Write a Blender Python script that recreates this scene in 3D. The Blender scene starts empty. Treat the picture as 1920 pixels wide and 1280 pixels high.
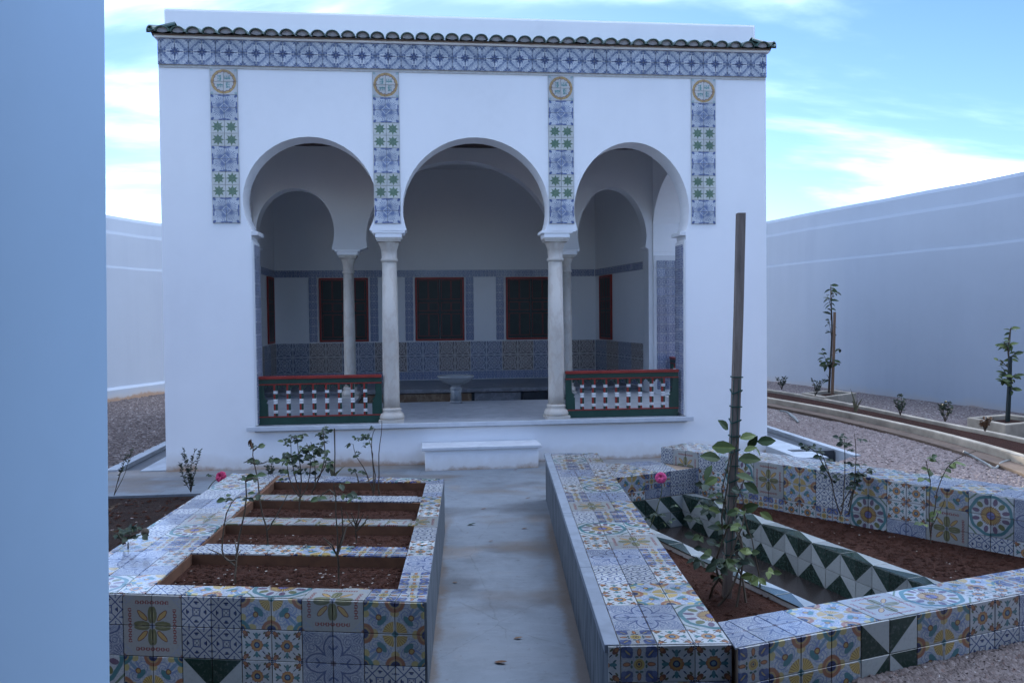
import bpy, bmesh, math, random
from mathutils import Vector, Matrix
from mathutils.geometry import tessellate_polygon

# ------------------------------------------------------------------ camera, sky, sun
S = bpy.context.scene
C = S.collection
R = random.Random(7)
PI = math.pi
H = 1.775                       # eye height
FPX, PITCH, ROLL = 1550.0, .0323, -.010

cam_d = bpy.data.cameras.new('camera')
cam_d.sensor_width = 36.0
cam_d.lens = FPX / 1920 * 36
cam_d.clip_end = 2000
cam = bpy.data.objects.new('camera', cam_d)
C.objects.link(cam)
cam.matrix_world = Matrix.Translation((0, 0, H)) @ Matrix.Rotation(PI / 2 - PITCH, 4, 'X') @ Matrix.Rotation(ROLL, 4, 'Z')
S.camera = cam

SUN_EL, SUN_AZ = math.radians(11), math.radians(-7)      # low sun behind the pavilion, a little left
S.view_settings.view_transform = 'Standard'
S.view_settings.look = 'None'
S.view_settings.gamma = 1
S.view_settings.use_curve_mapping = False
S.view_settings.exposure = 2.55
try:
    S.cycles.max_bounces = 8
    S.cycles.diffuse_bounces = 6
    S.cycles.use_denoising = True
except Exception:
    pass

W = bpy.data.worlds.new('World')
S.world = W
W.use_nodes = True


# ------------------------------------------------------------------ node expression helper
class X:
    """a float carried by a node socket; arithmetic adds Math nodes"""
    nt = None

    def __init__(s, v): s.v = v

    @staticmethod
    def op(o, a, b=None, c=None):
        n = X.nt.nodes.new('ShaderNodeMath')
        n.operation = o
        for i, q in enumerate((a, b, c)):
            if q is None: continue
            q = q.v if isinstance(q, X) else q
            if isinstance(q, (int, float)): n.inputs[i].default_value = q
            else: X.nt.links.new(q, n.inputs[i])
        return X(n.outputs[0])

    def __add__(a, b): return X.op('ADD', a, b)
    __radd__ = __add__
    def __sub__(a, b): return X.op('SUBTRACT', a, b)
    def __rsub__(a, b): return X.op('SUBTRACT', b, a)
    def __mul__(a, b): return X.op('MULTIPLY', a, b)
    __rmul__ = __mul__
    def __truediv__(a, b): return X.op('DIVIDE', a, b)
    def __neg__(a): return X.op('MULTIPLY', a, -1.0)
    def abs(a): return X.op('ABSOLUTE', a)
    def sin(a): return X.op('SINE', a)
    def clamp(a):
        r = X.op('ADD', a, 0.0)
        X.nt.nodes[-1].use_clamp = True
        return r


def mn(a, b): return X.op('MINIMUM', a, b)
def mx(a, b): return X.op('MAXIMUM', a, b)
def hyp(a, b): return X.op('SQRT', a * a + b * b)
def atan2(y, x): return X.op('ARCTAN2', y, x)
def lt(d, w=.03): return (.5 - d * (1.0 / w)).clamp()                # 1 where d < 0, soft edge w
def line(d, h, w=.03): return lt(d.abs() - h, w)
def band(d, a, b, w=.03): return mn(lt(d - b, w), lt(a - d, w))
def ell(x, y, cx, cy, l, w, ang=0.0, soft=.12):
    c, s = math.cos(ang), math.sin(ang)
    p = (x - cx) * (c / l) + (y - cy) * (s / l)
    q = (x - cx) * (-s / w) + (y - cy) * (c / w)
    return lt(hyp(p, q) - 1.0, soft)
def ring(x, y, cx, cy, r, h, w=.03): return line(hyp(x - cx, y - cy) - r, h, w)


class Mat:
    """node material under construction"""
    def __init__(s, name):
        s.m = bpy.data.materials.new(name)
        s.m.use_nodes = True
        s.nt = s.m.node_tree
        X.nt = s.nt
        s.b = s.nt.nodes['Principled BSDF']

    def new(s, t): return s.nt.nodes.new(t)
    def link(s, a, b): s.nt.links.new(a.v if isinstance(a, X) else a, b)

    def uv(s):
        n = s.new('ShaderNodeUVMap')
        q = s.new('ShaderNodeSeparateXYZ')
        s.link(n.outputs[0], q.inputs[0])
        return X(q.outputs[0]), X(q.outputs[1])

    def obj(s):
        n = s.new('ShaderNodeTexCoord')
        return n.outputs['Object']

    def pos(s):
        n = s.new('ShaderNodeNewGeometry')
        return n.outputs['Position']

    def xyz(s, v):
        q = s.new('ShaderNodeSeparateXYZ')
        s.link(v, q.inputs[0])
        return [X(o) for o in q.outputs]

    def rnd(s): return X(s.new('ShaderNodeObjectInfo').outputs['Random'])

    def vec(s, x, y, z):
        n = s.new('ShaderNodeCombineXYZ')
        for i, q in enumerate((x, y, z)):
            if isinstance(q, (int, float)): n.inputs[i].default_value = q
            else: s.link(q, n.inputs[i])
        return n.outputs[0]

    def noise(s, vec, scale, detail=3, rough=.55, col=False):
        n = s.new('ShaderNodeTexNoise')
        n.inputs['Scale'].default_value = scale
        n.inputs['Detail'].default_value = detail
        n.inputs['Roughness'].default_value = rough
        if vec is not None: s.link(vec, n.inputs['Vector'])
        return n.outputs['Color'] if col else X(n.outputs['Fac'])

    def voro(s, vec, scale, feat='F1'):
        n = s.new('ShaderNodeTexVoronoi')
        n.feature = feat
        n.inputs['Scale'].default_value = scale
        s.link(vec, n.inputs['Vector'])
        return n

    def stretch(s, vec, sc):
        n = s.new('ShaderNodeMapping')
        n.inputs['Scale'].default_value = sc
        s.link(vec, n.inputs['Vector'])
        return n.outputs[0]

    def rgb(s, c):
        n = s.new('ShaderNodeRGB')
        n.outputs[0].default_value = (*c, 1)
        return n.outputs[0]

    def mix(s, a, b, f, mode='MIX'):
        n = s.new('ShaderNodeMix')
        n.data_type = 'RGBA'
        n.blend_type = mode
        for q, i in ((f, 0), (a, 6), (b, 7)):
            q = q.v if isinstance(q, X) else q
            if isinstance(q, (int, float)): n.inputs[i].default_value = q
            elif isinstance(q, (tuple, list)): n.inputs[i].default_value = (*q, 1)
            else: s.nt.links.new(q, n.inputs[i])
        return n.outputs[2]

    def bump(s, h, strength=.3, dist=.01):
        n = s.new('ShaderNodeBump')
        n.inputs['Strength'].default_value = strength
        n.inputs['Distance'].default_value = dist
        s.link(h, n.inputs['Height'])
        s.link(n.outputs[0], s.b.inputs['Normal'])

    def done(s, col, rough=.5, spec=.5):
        if isinstance(col, (tuple, list)): s.b.inputs['Base Color'].default_value = (*col, 1)
        else: s.link(col, s.b.inputs['Base Color'])
        if isinstance(rough, X): s.link(rough, s.b.inputs['Roughness'])
        else: s.b.inputs['Roughness'].default_value = rough
        s.b.inputs['Specular IOR Level'].default_value = spec
        return s.m


# ------------------------------------------------------------------ sky with clouds
SKY_STRENGTH = .12
def build_sky():
    nt = W.node_tree
    nt.nodes.clear()
    X.nt = nt
    new, link = nt.nodes.new, nt.links.new
    out = new('ShaderNodeOutputWorld')
    bg = new('ShaderNodeBackground')
    sky = new('ShaderNodeTexSky')
    sky.sky_type = 'NISHITA'
    sky.sun_disc = False
    sky.sun_elevation = SUN_EL
    sky.sun_rotation = SUN_AZ
    sky.air_density = 1.0
    sky.dust_density = .1
    sky.ozone_density = 2.0
    tc = new('ShaderNodeTexCoord')
    sp = new('ShaderNodeSeparateXYZ')
    link(tc.outputs['Generated'], sp.inputs[0])
    x, y, z = [X(o) for o in sp.outputs]
    zz = mx(z, 0.0) + .22
    cb = new('ShaderNodeCombineXYZ')
    link((x / zz).v, cb.inputs[0]); link((y / zz).v, cb.inputs[1]); cb.inputs[2].default_value = 1.7
    mp = new('ShaderNodeMapping')
    mp.inputs['Rotation'].default_value = (0, 0, -.6)
    mp.inputs['Scale'].default_value = (.75, 1.5, 1)
    mp.inputs['Location'].default_value = (5.38, .52, 0)
    link(cb.outputs[0], mp.inputs[0])
    no = new('ShaderNodeTexNoise')
    no.inputs['Scale'].default_value = .8
    no.inputs['Detail'].default_value = 8
    no.inputs['Roughness'].default_value = .52
    no.inputs['Distortion'].default_value = .25
    link(mp.outputs[0], no.inputs['Vector'])
    f = X(no.outputs['Fac'])
    low = (1.0 - mx(z, 0.0) * 2.6).clamp()                       # more cloud towards the horizon, all round
    cl = ((f + low * .03 - .478) * 2.4).clamp()
    cl = cl * cl * (3.0 - 2.0 * cl)
    cl = cl * .92
    mix = new('ShaderNodeMix'); mix.data_type = 'RGBA'
    link(cl.v, mix.inputs[0])
    wb = new('ShaderNodeMix'); wb.data_type = 'RGBA'; wb.blend_type = 'MULTIPLY'      # camera balanced for sunlight: the skylight reads blue
    wb.inputs[0].default_value = 1
    wb.inputs[7].default_value = (.225, .275, .41, 1)
    link(sky.outputs[0], wb.inputs[6])
    link(wb.outputs[2], mix.inputs[6])
    mix.inputs[7].default_value = (15.0, 17.6, 22.5, 1)
    link(mix.outputs[2], bg.inputs[0])
    bg.inputs[1].default_value = SKY_STRENGTH
    link(bg.outputs[0], out.inputs[0])
build_sky()

sun_d = bpy.data.lights.new('sun', 'SUN')
sun_d.energy = 2.0
sun_d.angle = math.radians(.5)
sun_d.color = (1, .9, .76)
sun = bpy.data.objects.new('sun', sun_d)
C.objects.link(sun)
sdir = Vector((math.sin(SUN_AZ) * math.cos(SUN_EL), math.cos(SUN_AZ) * math.cos(SUN_EL), math.sin(SUN_EL)))
sun.location = sdir * 40
sun.rotation_euler = sdir.to_track_quat('Z', 'Y').to_euler()


# ------------------------------------------------------------------ measuring helpers (pixel of the 1920 px photo -> place)
CR, SR, CP, SP = math.cos(ROLL), math.sin(ROLL), math.cos(PITCH), math.sin(PITCH)
def ray(px, py):
    x, y = (px - 960) / FPX, (py - 640) / FPX
    xn, yu = x * CR + y * SR, x * SR - y * CR
    return Vector((xn, yu * SP + CP, yu * CP - SP))
def at(px, py, z=0.0):
    r = ray(px, py)
    t = (z - H) / r.z
    return Vector((r.x * t, r.y * t, z))
def pp(px, py, Y):
    r = ray(px, py)
    return Vector((r.x * Y / r.y, Y, H + r.z * Y / r.y))
def proj(p):
    zz = p.z - H
    yy, d = zz * CP + p.y * SP, p.y * CP - zz * SP
    if d < .1: return None
    xn, yn = p.x / d, -yy / d
    return 960 + FPX * (xn * CR - yn * SR), 640 + FPX * (xn * SR + yn * CR)


# ------------------------------------------------------------------ mesh helpers
class MB:
    def __init__(s): s.v, s.f, s.mi, s.uv, s.sm = [], [], [], [], []

    def face(s, pts, mi=0, uv=None, smooth=False):
        i = len(s.v)
        s.v += [tuple(p) for p in pts]
        s.f.append(tuple(range(i, i + len(pts))))
        s.mi.append(mi); s.sm.append(smooth)
        s.uv.append(uv if uv else [(0, 0)] * len(pts))

    def mesh(s, name, mats, weld=False, bevel=0):
        me = bpy.data.meshes.new(name)
        me.from_pydata(s.v, [], s.f)
        for m in (mats if isinstance(mats, (list, tuple)) else [mats]): me.materials.append(m)
        me.polygons.foreach_set('material_index', s.mi)
        me.polygons.foreach_set('use_smooth', s.sm)
        l = me.uv_layers.new(name='UVMap')
        l.data.foreach_set('uv', [c for f in s.uv for p in f for c in p])
        if weld or bevel:
            bm = bmesh.new(); bm.from_mesh(me)
            bmesh.ops.remove_doubles(bm, verts=bm.verts, dist=1e-5)
            bmesh.ops.recalc_face_normals(bm, faces=bm.faces)
            if bevel:
                es = [e for e in bm.edges if len(e.link_faces) == 2 and e.calc_face_angle(0) > .5]
                bmesh.ops.bevel(bm, geom=es, offset=bevel, segments=2, affect='EDGES', profile=.6)
            bm.to_mesh(me); bm.free()
        me.update()
        return me

    def box(s, x0, x1, y0, y1, z0, z1, mi=0):
        p = [(x0, y0, z0), (x1, y0, z0), (x1, y1, z0), (x0, y1, z0), (x0, y0, z1), (x1, y0, z1), (x1, y1, z1), (x0, y1, z1)]
        for q in ((0, 3, 2, 1), (4, 5, 6, 7), (0, 1, 5, 4), (1, 2, 6, 5), (2, 3, 7, 6), (3, 0, 4, 7)):
            s.face([p[i] for i in q], mi)
        return s

    def prism(s, poly, z0, z1, mi=0, top=True, bottom=True):
        n = len(poly)
        a = sum(poly[i][0] * poly[(i + 1) % n][1] - poly[(i + 1) % n][0] * poly[i][1] for i in range(n))
        if a < 0: poly = poly[::-1]
        tris = tessellate_polygon([[Vector((p[0], p[1], 0)) for p in poly]])
        for t in tris:
            q = [poly[i] for i in t]
            ar = (q[1][0] - q[0][0]) * (q[2][1] - q[0][1]) - (q[2][0] - q[0][0]) * (q[1][1] - q[0][1])
            if ar < 0: q = q[::-1]
            if top: s.face([(p[0], p[1], z1) for p in q], mi)
            if bottom: s.face([(p[0], p[1], z0) for p in q[::-1]], mi)
        for i in range(n):
            p, q = poly[i], poly[(i + 1) % n]
            s.face([(p[0], p[1], z0), (q[0], q[1], z0), (q[0], q[1], z1), (p[0], p[1], z1)], mi)
        return s

    def lathe(s, prof, cx=0, cy=0, seg=24, mi=0, smooth=True, rfun=None):
        rows = []
        for r, z in prof:
            rows.append([(cx + (rfun(r, z, k) if rfun else r) * math.cos(2 * PI * k / seg),
                          cy + (rfun(r, z, k) if rfun else r) * math.sin(2 * PI * k / seg), z) for k in range(seg)])
        for a, b in zip(rows, rows[1:]):
            for k in range(seg):
                s.face([a[k], a[(k + 1) % seg], b[(k + 1) % seg], b[k]], mi, smooth=smooth)
        s.face(rows[0][::-1], mi); s.face(rows[-1], mi)
        return s

    def tube(s, pts, radii, seg=6, mi=0, smooth=True):
        pts = [Vector(p) for p in pts]
        if not isinstance(radii, (list, tuple)): radii = [radii] * len(pts)
        rows = []
        for i, p in enumerate(pts):
            d = (pts[min(i + 1, len(pts) - 1)] - pts[max(i - 1, 0)]).normalized()
            a = d.orthogonal().normalized() if i == 0 else (pa - d * pa.dot(d)).normalized()
            pa = a
            b = d.cross(a)
            rows.append([p + (a * math.cos(2 * PI * k / seg) + b * math.sin(2 * PI * k / seg)) * radii[i] for k in range(seg)])
        for a, b in zip(rows, rows[1:]):
            for k in range(seg):
                s.face([a[k], a[(k + 1) % seg], b[(k + 1) % seg], b[k]], mi, smooth=smooth)
        s.face(rows[0][::-1], mi); s.face(rows[-1], mi)
        return s


def link(name, data, parent=None, M=None):
    o = bpy.data.objects.new(name, data)
    C.objects.link(o)
    if parent: o.parent = parent
    if M is not None: o.matrix_local = M
    return o
def obj(name, mb, mats, parent=None, weld=True, bevel=0, M=None):
    return link(name, mb.mesh(name, mats, weld, bevel), parent, M)
def tag(o, label, cat, group=None):
    o['label'] = label; o['category'] = cat
    if group: o['group'] = group
    return o
def struct(o): o['kind'] = 'structure'; return o
def stuff(o): o['kind'] = 'stuff'; return o
def thing(name, label, cat, loc=(0, 0, 0), rz=0, group=None):
    o = bpy.data.objects.new(name, None)
    C.objects.link(o)
    o.empty_display_size = .1
    o.location = loc; o.rotation_euler = (0, 0, rz)
    return tag(o, label, cat, group)


# ------------------------------------------------------------------ plain materials
def m_plaster(name, base=(.89, .90, .91), dirt=True, streak=0.0, z0=0.0, sc=(.31, .35, .42)):
    m = Mat(name)
    p = m.pos()
    n1, n2 = m.noise(p, 1.3, 4), m.noise(p, 9, 5, .6)
    col = m.mix(base, tuple(c * .90 for c in base), n1 * 1.6 - .4)
    col = m.mix(col, tuple(c * .97 for c in base), (n2 * 2.0 - .6).clamp())
    if streak:
        st = m.noise(m.stretch(p, (1.3, 1.3, .10)), 1.7, 4, .6)
        st2 = m.noise(p, .45, 2)
        col = m.mix(col, sc, ((st - .44) * 2.6).clamp() * ((st2 - .34) * 2.6).clamp() * streak)
    if dirt:
        x, y, z = m.xyz(p)
        h = z - z0 + (n1 - .5) * .26 + (n2 - .5) * .12
        col = m.mix(col, (.50, .42, .33), (1.0 - h * 5.0).clamp() * .55)
        col = m.mix(col, (.34, .20, .11), (1.0 - h * 17.0).clamp() * .8)
    m.bump(n2 * .5 + m.noise(p, 2.2, 2) * 1.8, .10, .010)
    return m.done(col, .75, .25)

def m_marble(name, base=(.60, .61, .62), vein=(.38, .40, .43), scale=3.0, rough=.3, aniso=(1, 1, 1), amt=.8, spec=.5):
    m = Mat(name)
    p = m.stretch(m.obj(), aniso)
    w = m.noise(p, scale, 5, .6)
    v = m.noise(p, scale * 1.7, 6, .65)
    ve = (1.0 - ((w - .5).abs() * 16.0)).clamp()
    col = m.mix(base, tuple(c * .86 for c in base), (v * 2.2 - .7).clamp())
    col = m.mix(col, vein, ve * amt)
    m.bump(m.noise(m.obj(), 30, 4), .08, .004)
    return m.done(col, (v * .25 + (rough - .08)), spec)

def m_path():
    m = Mat('worn_marble_paving')
    p = m.pos()
    x, y, z = m.xyz(p)
    n1, n2, n3 = m.noise(p, 1.1, 5, .6), m.noise(p, 4.5, 5, .65), m.noise(p, 22, 4, .6)
    w = m.noise(m.stretch(p, (.8, 2.4, 1)), 2.2, 6, .65)
    big = m.noise(m.stretch(p, (.9, 1.5, 1)), 1.0, 4, .5)
    col = m.mix((.160, .182, .206), (.116, .132, .150), ((n2 - .42) * 3.0).clamp() * .6)
    col = m.mix(col, (.19, .21, .235), (1.0 - (w - .52).abs() * 26.0).clamp() * .4)
    damp = ((m.noise(m.stretch(p, (1.0, 1.25, 1)), 1.0, 6, .6) - .51) * 8.0).clamp()
    col = m.mix(col, (.068, .068, .070), damp * .62)
    col = m.mix(col, (.125, .102, .082), ((big - .53) * 8.0).clamp() * ((y - 4.0) * .6).clamp() * .7)
    # brown run-off along the foot of the two planters and the pavilion
    el = (x + .41 + (y - 3.8) * .053)
    er = (.345 - (y - 3.3) * .016 - x)
    e = mn(el, er) + (n2 - .5) * .12 + (n1 - .5) * .16 + (n3 - .5) * .06
    col = m.mix(col, (.105, .078, .058), (1.0 - e * 20.0).clamp() * ((7.4 - y) * 2.0).clamp() * .75)
    fe = (9.5 + x * .108 + .41 - y) + (n2 - .5) * .2 + (n1 - .5) * .5
    col = m.mix(col, (.30, .24, .18), (1.0 - fe * 2.6).clamp() * .40)
    col = m.mix(col, (.20, .15, .11), ((n1 - .60) * 7.0).clamp() * .6)
    col = m.mix(col, (.075, .065, .058), ((n3 - .62) * 9.0).clamp() * .55)
    vc = m.voro(m.vec(x + (n2 - .5) * .10, y * .62 + (n1 - .5) * .10, 0.0), 1.05, 'DISTANCE_TO_EDGE')
    col = m.mix(col, (.070, .064, .060), (1.0 - X(vc.outputs['Distance']) * 190.0).clamp() * ((n2 - .40) * 5.0).clamp() * .35)
    gr = m.noise(p, 140, 2, .7)
    col = m.mix(col, (.30, .31, .32), ((gr - .62) * 8.0).clamp() * .35)
    m.bump(n3 * .5 + n2 * .5, .10, .005)
    return m.done(col, (.72 - damp * .16 + (n2 - .5) * .3), .22)

def m_soil(name='red_soil', base=(.056, .020, .011)):
    m = Mat(name)
    p = m.pos()
    a, b, c = m.noise(p, 3, 4), m.noise(p, 26, 5, .7), m.noise(p, 90, 3, .7)
    col = m.mix(base, tuple(q * .5 for q in base), (b * 2.4 - .8).clamp())
    col = m.mix(col, tuple(q * 1.5 for q in base), ((a - .5) * 3).clamp() * .6)
    col = m.mix(col, (.22, .17, .14), ((c - .70) * 14).clamp() * .7)
    m.bump(b * 1.2 + c * .7, 1.0, .025)
    return m.done(col, .95, .2)

def m_gravel(name, dark=1.0):
    m = Mat(name)
    p = m.pos()
    v = m.voro(p, 34)
    sep = m.new('ShaderNodeSeparateColor')
    m.link(v.outputs['Color'], sep.inputs[0])
    r, g = X(sep.outputs[0]), X(sep.outputs[1])
    col = m.mix((.19 * dark, .145 * dark, .13 * dark), (.33 * dark, .27 * dark, .25 * dark), r)
    col = m.mix(col, (.50 * dark, .46 * dark, .44 * dark), ((g - .86) * 20).clamp())
    d = X(v.outputs['Distance'])
    col = m.mix(col, (.06, .045, .04), ((d - .45) * 3.0).clamp())
    m.bump(1.0 - d, 1.0, .03)
    return m.done(col, .85, .3)

def m_pebble(name, dark=1.0):
    m = Mat(name)
    r = m.noise(m.pos(), 19, 1)
    r2 = m.noise(m.pos(), 43, 1)
    col = m.mix((.17 * dark, .13 * dark, .12 * dark), (.28 * dark, .23 * dark, .215 * dark), ((r - .32) * 2.8).clamp())
    col = m.mix(col, (.55 * dark, .52 * dark, .50 * dark), ((r2 - .72) * 12).clamp())
    col = m.mix(col, (.24 * dark, .12 * dark, .09 * dark), ((.36 - r2) * 9).clamp() * .6)
    return m.done(col, .8, .3)

def m_simple(name, c, rough=.5, var=.25, scale=14, spec=.4, stretch=(1, 1, 1), bump=.15):
    m = Mat(name)
    n = m.noise(m.stretch(m.obj(), stretch), scale, 5, .6)
    col = m.mix(tuple(q * (1 - var) for q in c), tuple(min(1, q * (1 + var)) for q in c), n * 1.6 - .3)
    if bump: m.bump(n, bump, .004)
    return m.done(col, rough, spec)

def m_leaf(name, c, c2):
    m = Mat(name)
    r = m.rnd()
    u, v = m.uv()
    col = m.mix(c, c2, r)
    col = m.mix(col, tuple(q * 1.5 for q in c), line(v - .5, .03, .05) * .6)
    col = m.mix(col, tuple(q * .6 for q in c), (m.noise(m.obj(), 60, 3) * 1.6 - .4).clamp() * .5)
    m.done(col, .55, .25)
    m.b.inputs['Subsurface Weight'].default_value = 0
    return m.m

M_PL = m_plaster('white_limewash', streak=.30, sc=(.66, .68, .71))
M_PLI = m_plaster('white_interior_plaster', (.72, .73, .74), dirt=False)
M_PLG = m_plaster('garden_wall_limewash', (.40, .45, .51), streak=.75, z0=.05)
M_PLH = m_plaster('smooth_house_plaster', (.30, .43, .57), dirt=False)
M_PATH = m_path()
M_MAR = m_marble('grey_white_marble', (.36, .38, .41), (.25, .27, .30), 2.2, .35)
M_SILL = m_marble('pale_sill_marble', (.58, .61, .65), (.46, .49, .53), 2.5, .45, (1, 1, 1), .5, .3)
M_MARC = m_marble('column_marble', (.56, .52, .46), (.40, .33, .27), 5.0, .45, (1, 1, .5), .45)
M_MARV = m_marble('streaked_grey_marble', (.125, .140, .155), (.045, .055, .07), 4.0, .9, (5.0, 5.0, .30), .95, .10)
M_COP = m_marble('coping_marble', (.185, .21, .245), (.13, .15, .175), 2.5, .8, (1, 1, 1), .6, .3)
M_MARF = m_marble('fountain_marble', (.26, .28, .29), (.18, .19, .20), 6.0, .4, (1, 1, 1), .4)
M_SOIL = m_soil()
M_SOILD = m_soil('wet_dark_soil', (.032, .018, .013))
M_GRAV = m_gravel('pink_gravel')
M_PEB = m_pebble('pink_pebbles')
M_PEBD = m_pebble('grey_brown_pebbles', .62)
M_GROUT = m_simple('sandy_grout', (.24, .175, .125), .9, .3, 30)
M_GROUTW = m_simple('white_grout', (.55, .54, .52), .9, .2, 30)
M_RENDER = m_simple('brown_cement_render', (.105, .048, .025), .9, .45, 9)
M_GREEN = m_simple('dark_green_paint', (.014, .050, .038), .4, .25, 10)
M_RED = m_simple('red_paint', (.25, .028, .020), .45, .3, 12)
M_WHITE = m_simple('white_paint', (.70, .70, .70), .45, .12, 12)
M_BLACK = m_simple('black_green_paint', (.012, .022, .020), .45, .3, 10)
M_WOODC = m_simple('dark_ceiling_wood', (.055, .032, .026), .7, .4, 5, stretch=(1, 12, 1))
M_POST = m_simple('weathered_post_wood', (.17, .14, .12), .85, .45, 9, stretch=(6, 6, .5), bump=.4)
M_STAKE = m_simple('brown_stake_wood', (.22, .13, .08), .85, .4, 9, stretch=(6, 6, .5))
M_NET = m_simple('green_plastic_net', (.015, .06, .05), .5, .2, 10)
M_STEM = m_simple('rose_stem', (.060, .045, .030), .8, .4, 40)
M_STEMG = m_simple('green_stem', (.07, .085, .035), .7, .3, 40)
M_KERB = m_simple('stained_pale_kerb', (.40, .34, .26), .85, .5, 3.0)
M_FOOT = m_simple('brown_footing', (.13, .09, .065), .9, .4, 6)
M_DARK = m_simple('wet_dark_channel', (.035, .040, .045), .35, .4, 8)
M_APRON = m_marble('apron_marble', (.42, .46, .50), (.32, .35, .38), 2.0, .35)
M_BROWNM = m_marble('brown_marble_panel', (.16, .10, .06), (.26, .19, .13), 4, .3)
M_GREYM = m_marble('dark_grey_marble', (.17, .17, .18), (.24, .24, .25), 4, .3)
M_HOSE = m_simple('grey_hose', (.20, .21, .20), .6, .2, 20)
L_ROSE = m_leaf('rose_leaf', (.032, .060, .020), (.060, .082, .026))
L_DARK = m_leaf('dark_rose_leaf', (.014, .030, .018), (.030, .042, .020))
L_LIME = m_leaf('young_leaf', (.12, .15, .04), (.08, .12, .04))
L_ROSM = m_leaf('rosemary_leaf', (.065, .085, .06), (.09, .11, .07))
L_ALOE = m_leaf('aloe_leaf', (.13, .12, .07), (.09, .10, .05))
L_DRY = m_leaf('dry_leaf', (.11, .055, .03), (.16, .09, .045))
L_PINK = m_leaf('pink_petal', (.46, .05, .16), (.56, .10, .26))
L_CRIM = m_leaf('crimson_petal', (.36, .018, .075), (.46, .035, .12))

def m_roof():
    m = Mat('green_glazed_roof_tile')
    n = m.noise(m.pos(), 9, 4)
    r = m.rnd()
    col = m.mix((.030, .070, .060), (.075, .13, .105), r)
    col = m.mix(col, (.16, .19, .16), ((n - .55) * 4).clamp() * .6)
    col = m.mix(col, (.26, .14, .08), ((m.noise(m.pos(), 23, 4) - .64) * 8).clamp() * .8)
    return m.done(col, .35, .5)
M_ROOF = m_roof()


# ------------------------------------------------------------------ painted tiles
WH, WG = (.40, .42, .42), (.27, .28, .265)
BL, NV, LB = (.040, .070, .185), (.020, .031, .090), (.23, .27, .34)
TE, OR, YE = (.050, .16, .175), (.33, .125, .025), (.33, .22, .05)
BR, GN, OL, RD = (.15, .055, .028), (.022, .065, .042), (.17, .16, .055), (.20, .055, .05)
PU = (.13, .085, .13)
PAT = {}

def tile_mat(name, fn, single=False, bg=WH, rough=.16, wob=.05, old=True):
    m = Mat(name)
    u, v = m.uv()
    rn = m.rnd()
    nz = m.new('ShaderNodeTexNoise')
    nz.inputs['Scale'].default_value = 5.0
    nz.inputs['Detail'].default_value = 2
    m.link(m.vec(u, v, rn * 37.0), nz.inputs['Vector'])
    sp = m.new('ShaderNodeSeparateColor')
    m.link(nz.outputs['Color'], sp.inputs[0])
    x = u + (X(sp.outputs[0]) - .5) * wob
    y = v + (X(sp.outputs[1]) - .5) * wob
    if single:
        x, y = (x * 2.0 - 1.0).abs(), (y * 2.0 - 1.0).abs()
    wash = m.noise(m.vec(u, v, rn * 91.0), 9, 3, .6)
    col = fn(m, x, y, m.rgb(bg), wash)
    col = m.mix(col, (.17, .18, .19), ((wash - .50) * 4).clamp() * .30)
    ed = mx((u - .5).abs(), (v - .5).abs()) + (wash - .5) * .03
    col = m.mix(col, (.17, .14, .115) if old else (.50, .50, .49), ((ed - .480) * 40.0).clamp() * .5)
    hs = m.new('ShaderNodeHueSaturation')
    m.link(rn * .34 + .64 if old else rn * .22 + .86, hs.inputs['Value'])
    hs.inputs['Saturation'].default_value = .86 if old else .95
    m.link(col, hs.inputs['Color'])
    big = m.noise(m.pos(), 2.0, 2)
    m.bump(wash * .5 + m.noise(m.pos(), 11, 2), .05, .004)
    m.done(hs.outputs[0], big * .25 + (rough - .10), .5)
    PAT[name] = (m.m, single)
    return m.m

def fil(m, x, y, scale, seed, h=.03, w=.04):
    """thin hand-drawn curling lines"""
    n = m.noise(m.vec(x, y, seed), scale, 1.5, .5)
    return mx(line(n - .44, h, w), line(n - .56, h, w))

def p_sunflower(m, x, y, c, w):
    a, b = mx(x, y), mn(x, y)
    r, th = hyp(x, y), atan2(y, x)
    c = m.mix(c, BR, ell(x, y, .74, .74, .22, .15, PI / 4))
    c = m.mix(c, OR, ell(x, y, .80, .80, .13, .10, PI / 4) * .8)
    c = m.mix(c, (.10, .10, .05), ell(a, b, .80, .52, .12, .06, .9))
    c = m.mix(c, NV, ell(x, y, .93, .93, .05, .05))
    c = m.mix(c, NV, ell(a, b, .94, .80, .045, .045))
    c = m.mix(c, TE, ell(a, b, .60, .0, .20, .11))
    c = m.mix(c, (.05, .11, .12), ell(a, b, .68, .16, .12, .05, .7))
    c = m.mix(c, NV, ell(x, y, .47, .47, .13, .035, PI / 4))
    fl = r - (th * 12.0).sin() * .025
    c = m.mix(c, BR, lt(fl - .40))
    c = m.mix(c, OR, lt(fl - .375))
    c = m.mix(c, YE, band(r, .21, .29, .08) * .8)
    c = m.mix(c, NV, lt(r - .20))
    return m.mix(c, (.10, .19, .24), lt(r - .12))

def p_lattice(m, x, y, c, w):
    a, b = mx(x, y), mn(x, y)
    c = m.mix(c, BL, line(x + y - .97, .055))
    c = m.mix(c, BL, line(a - .24, .04))
    c = m.mix(c, NV, ell(x, y, 0, 0, .06, .06) * .8)
    c = m.mix(c, NV, ell(x, y, .13, .13, .045, .045) * .8)
    c = m.mix(c, BL, mn(line(x - y, .045), lt(.24 - a)))
    c = m.mix(c, BL, ell(a, b, .56, .0, .075, .10))
    c = m.mix(c, NV, ell(a, b, .64, .0, .05, .18))
    c = m.mix(c, BL, ell(a, b, .98, .50, .13, .075) * .85)
    return m.mix(c, BL, ell(a, b, .80, .50, .05, .05))

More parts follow.
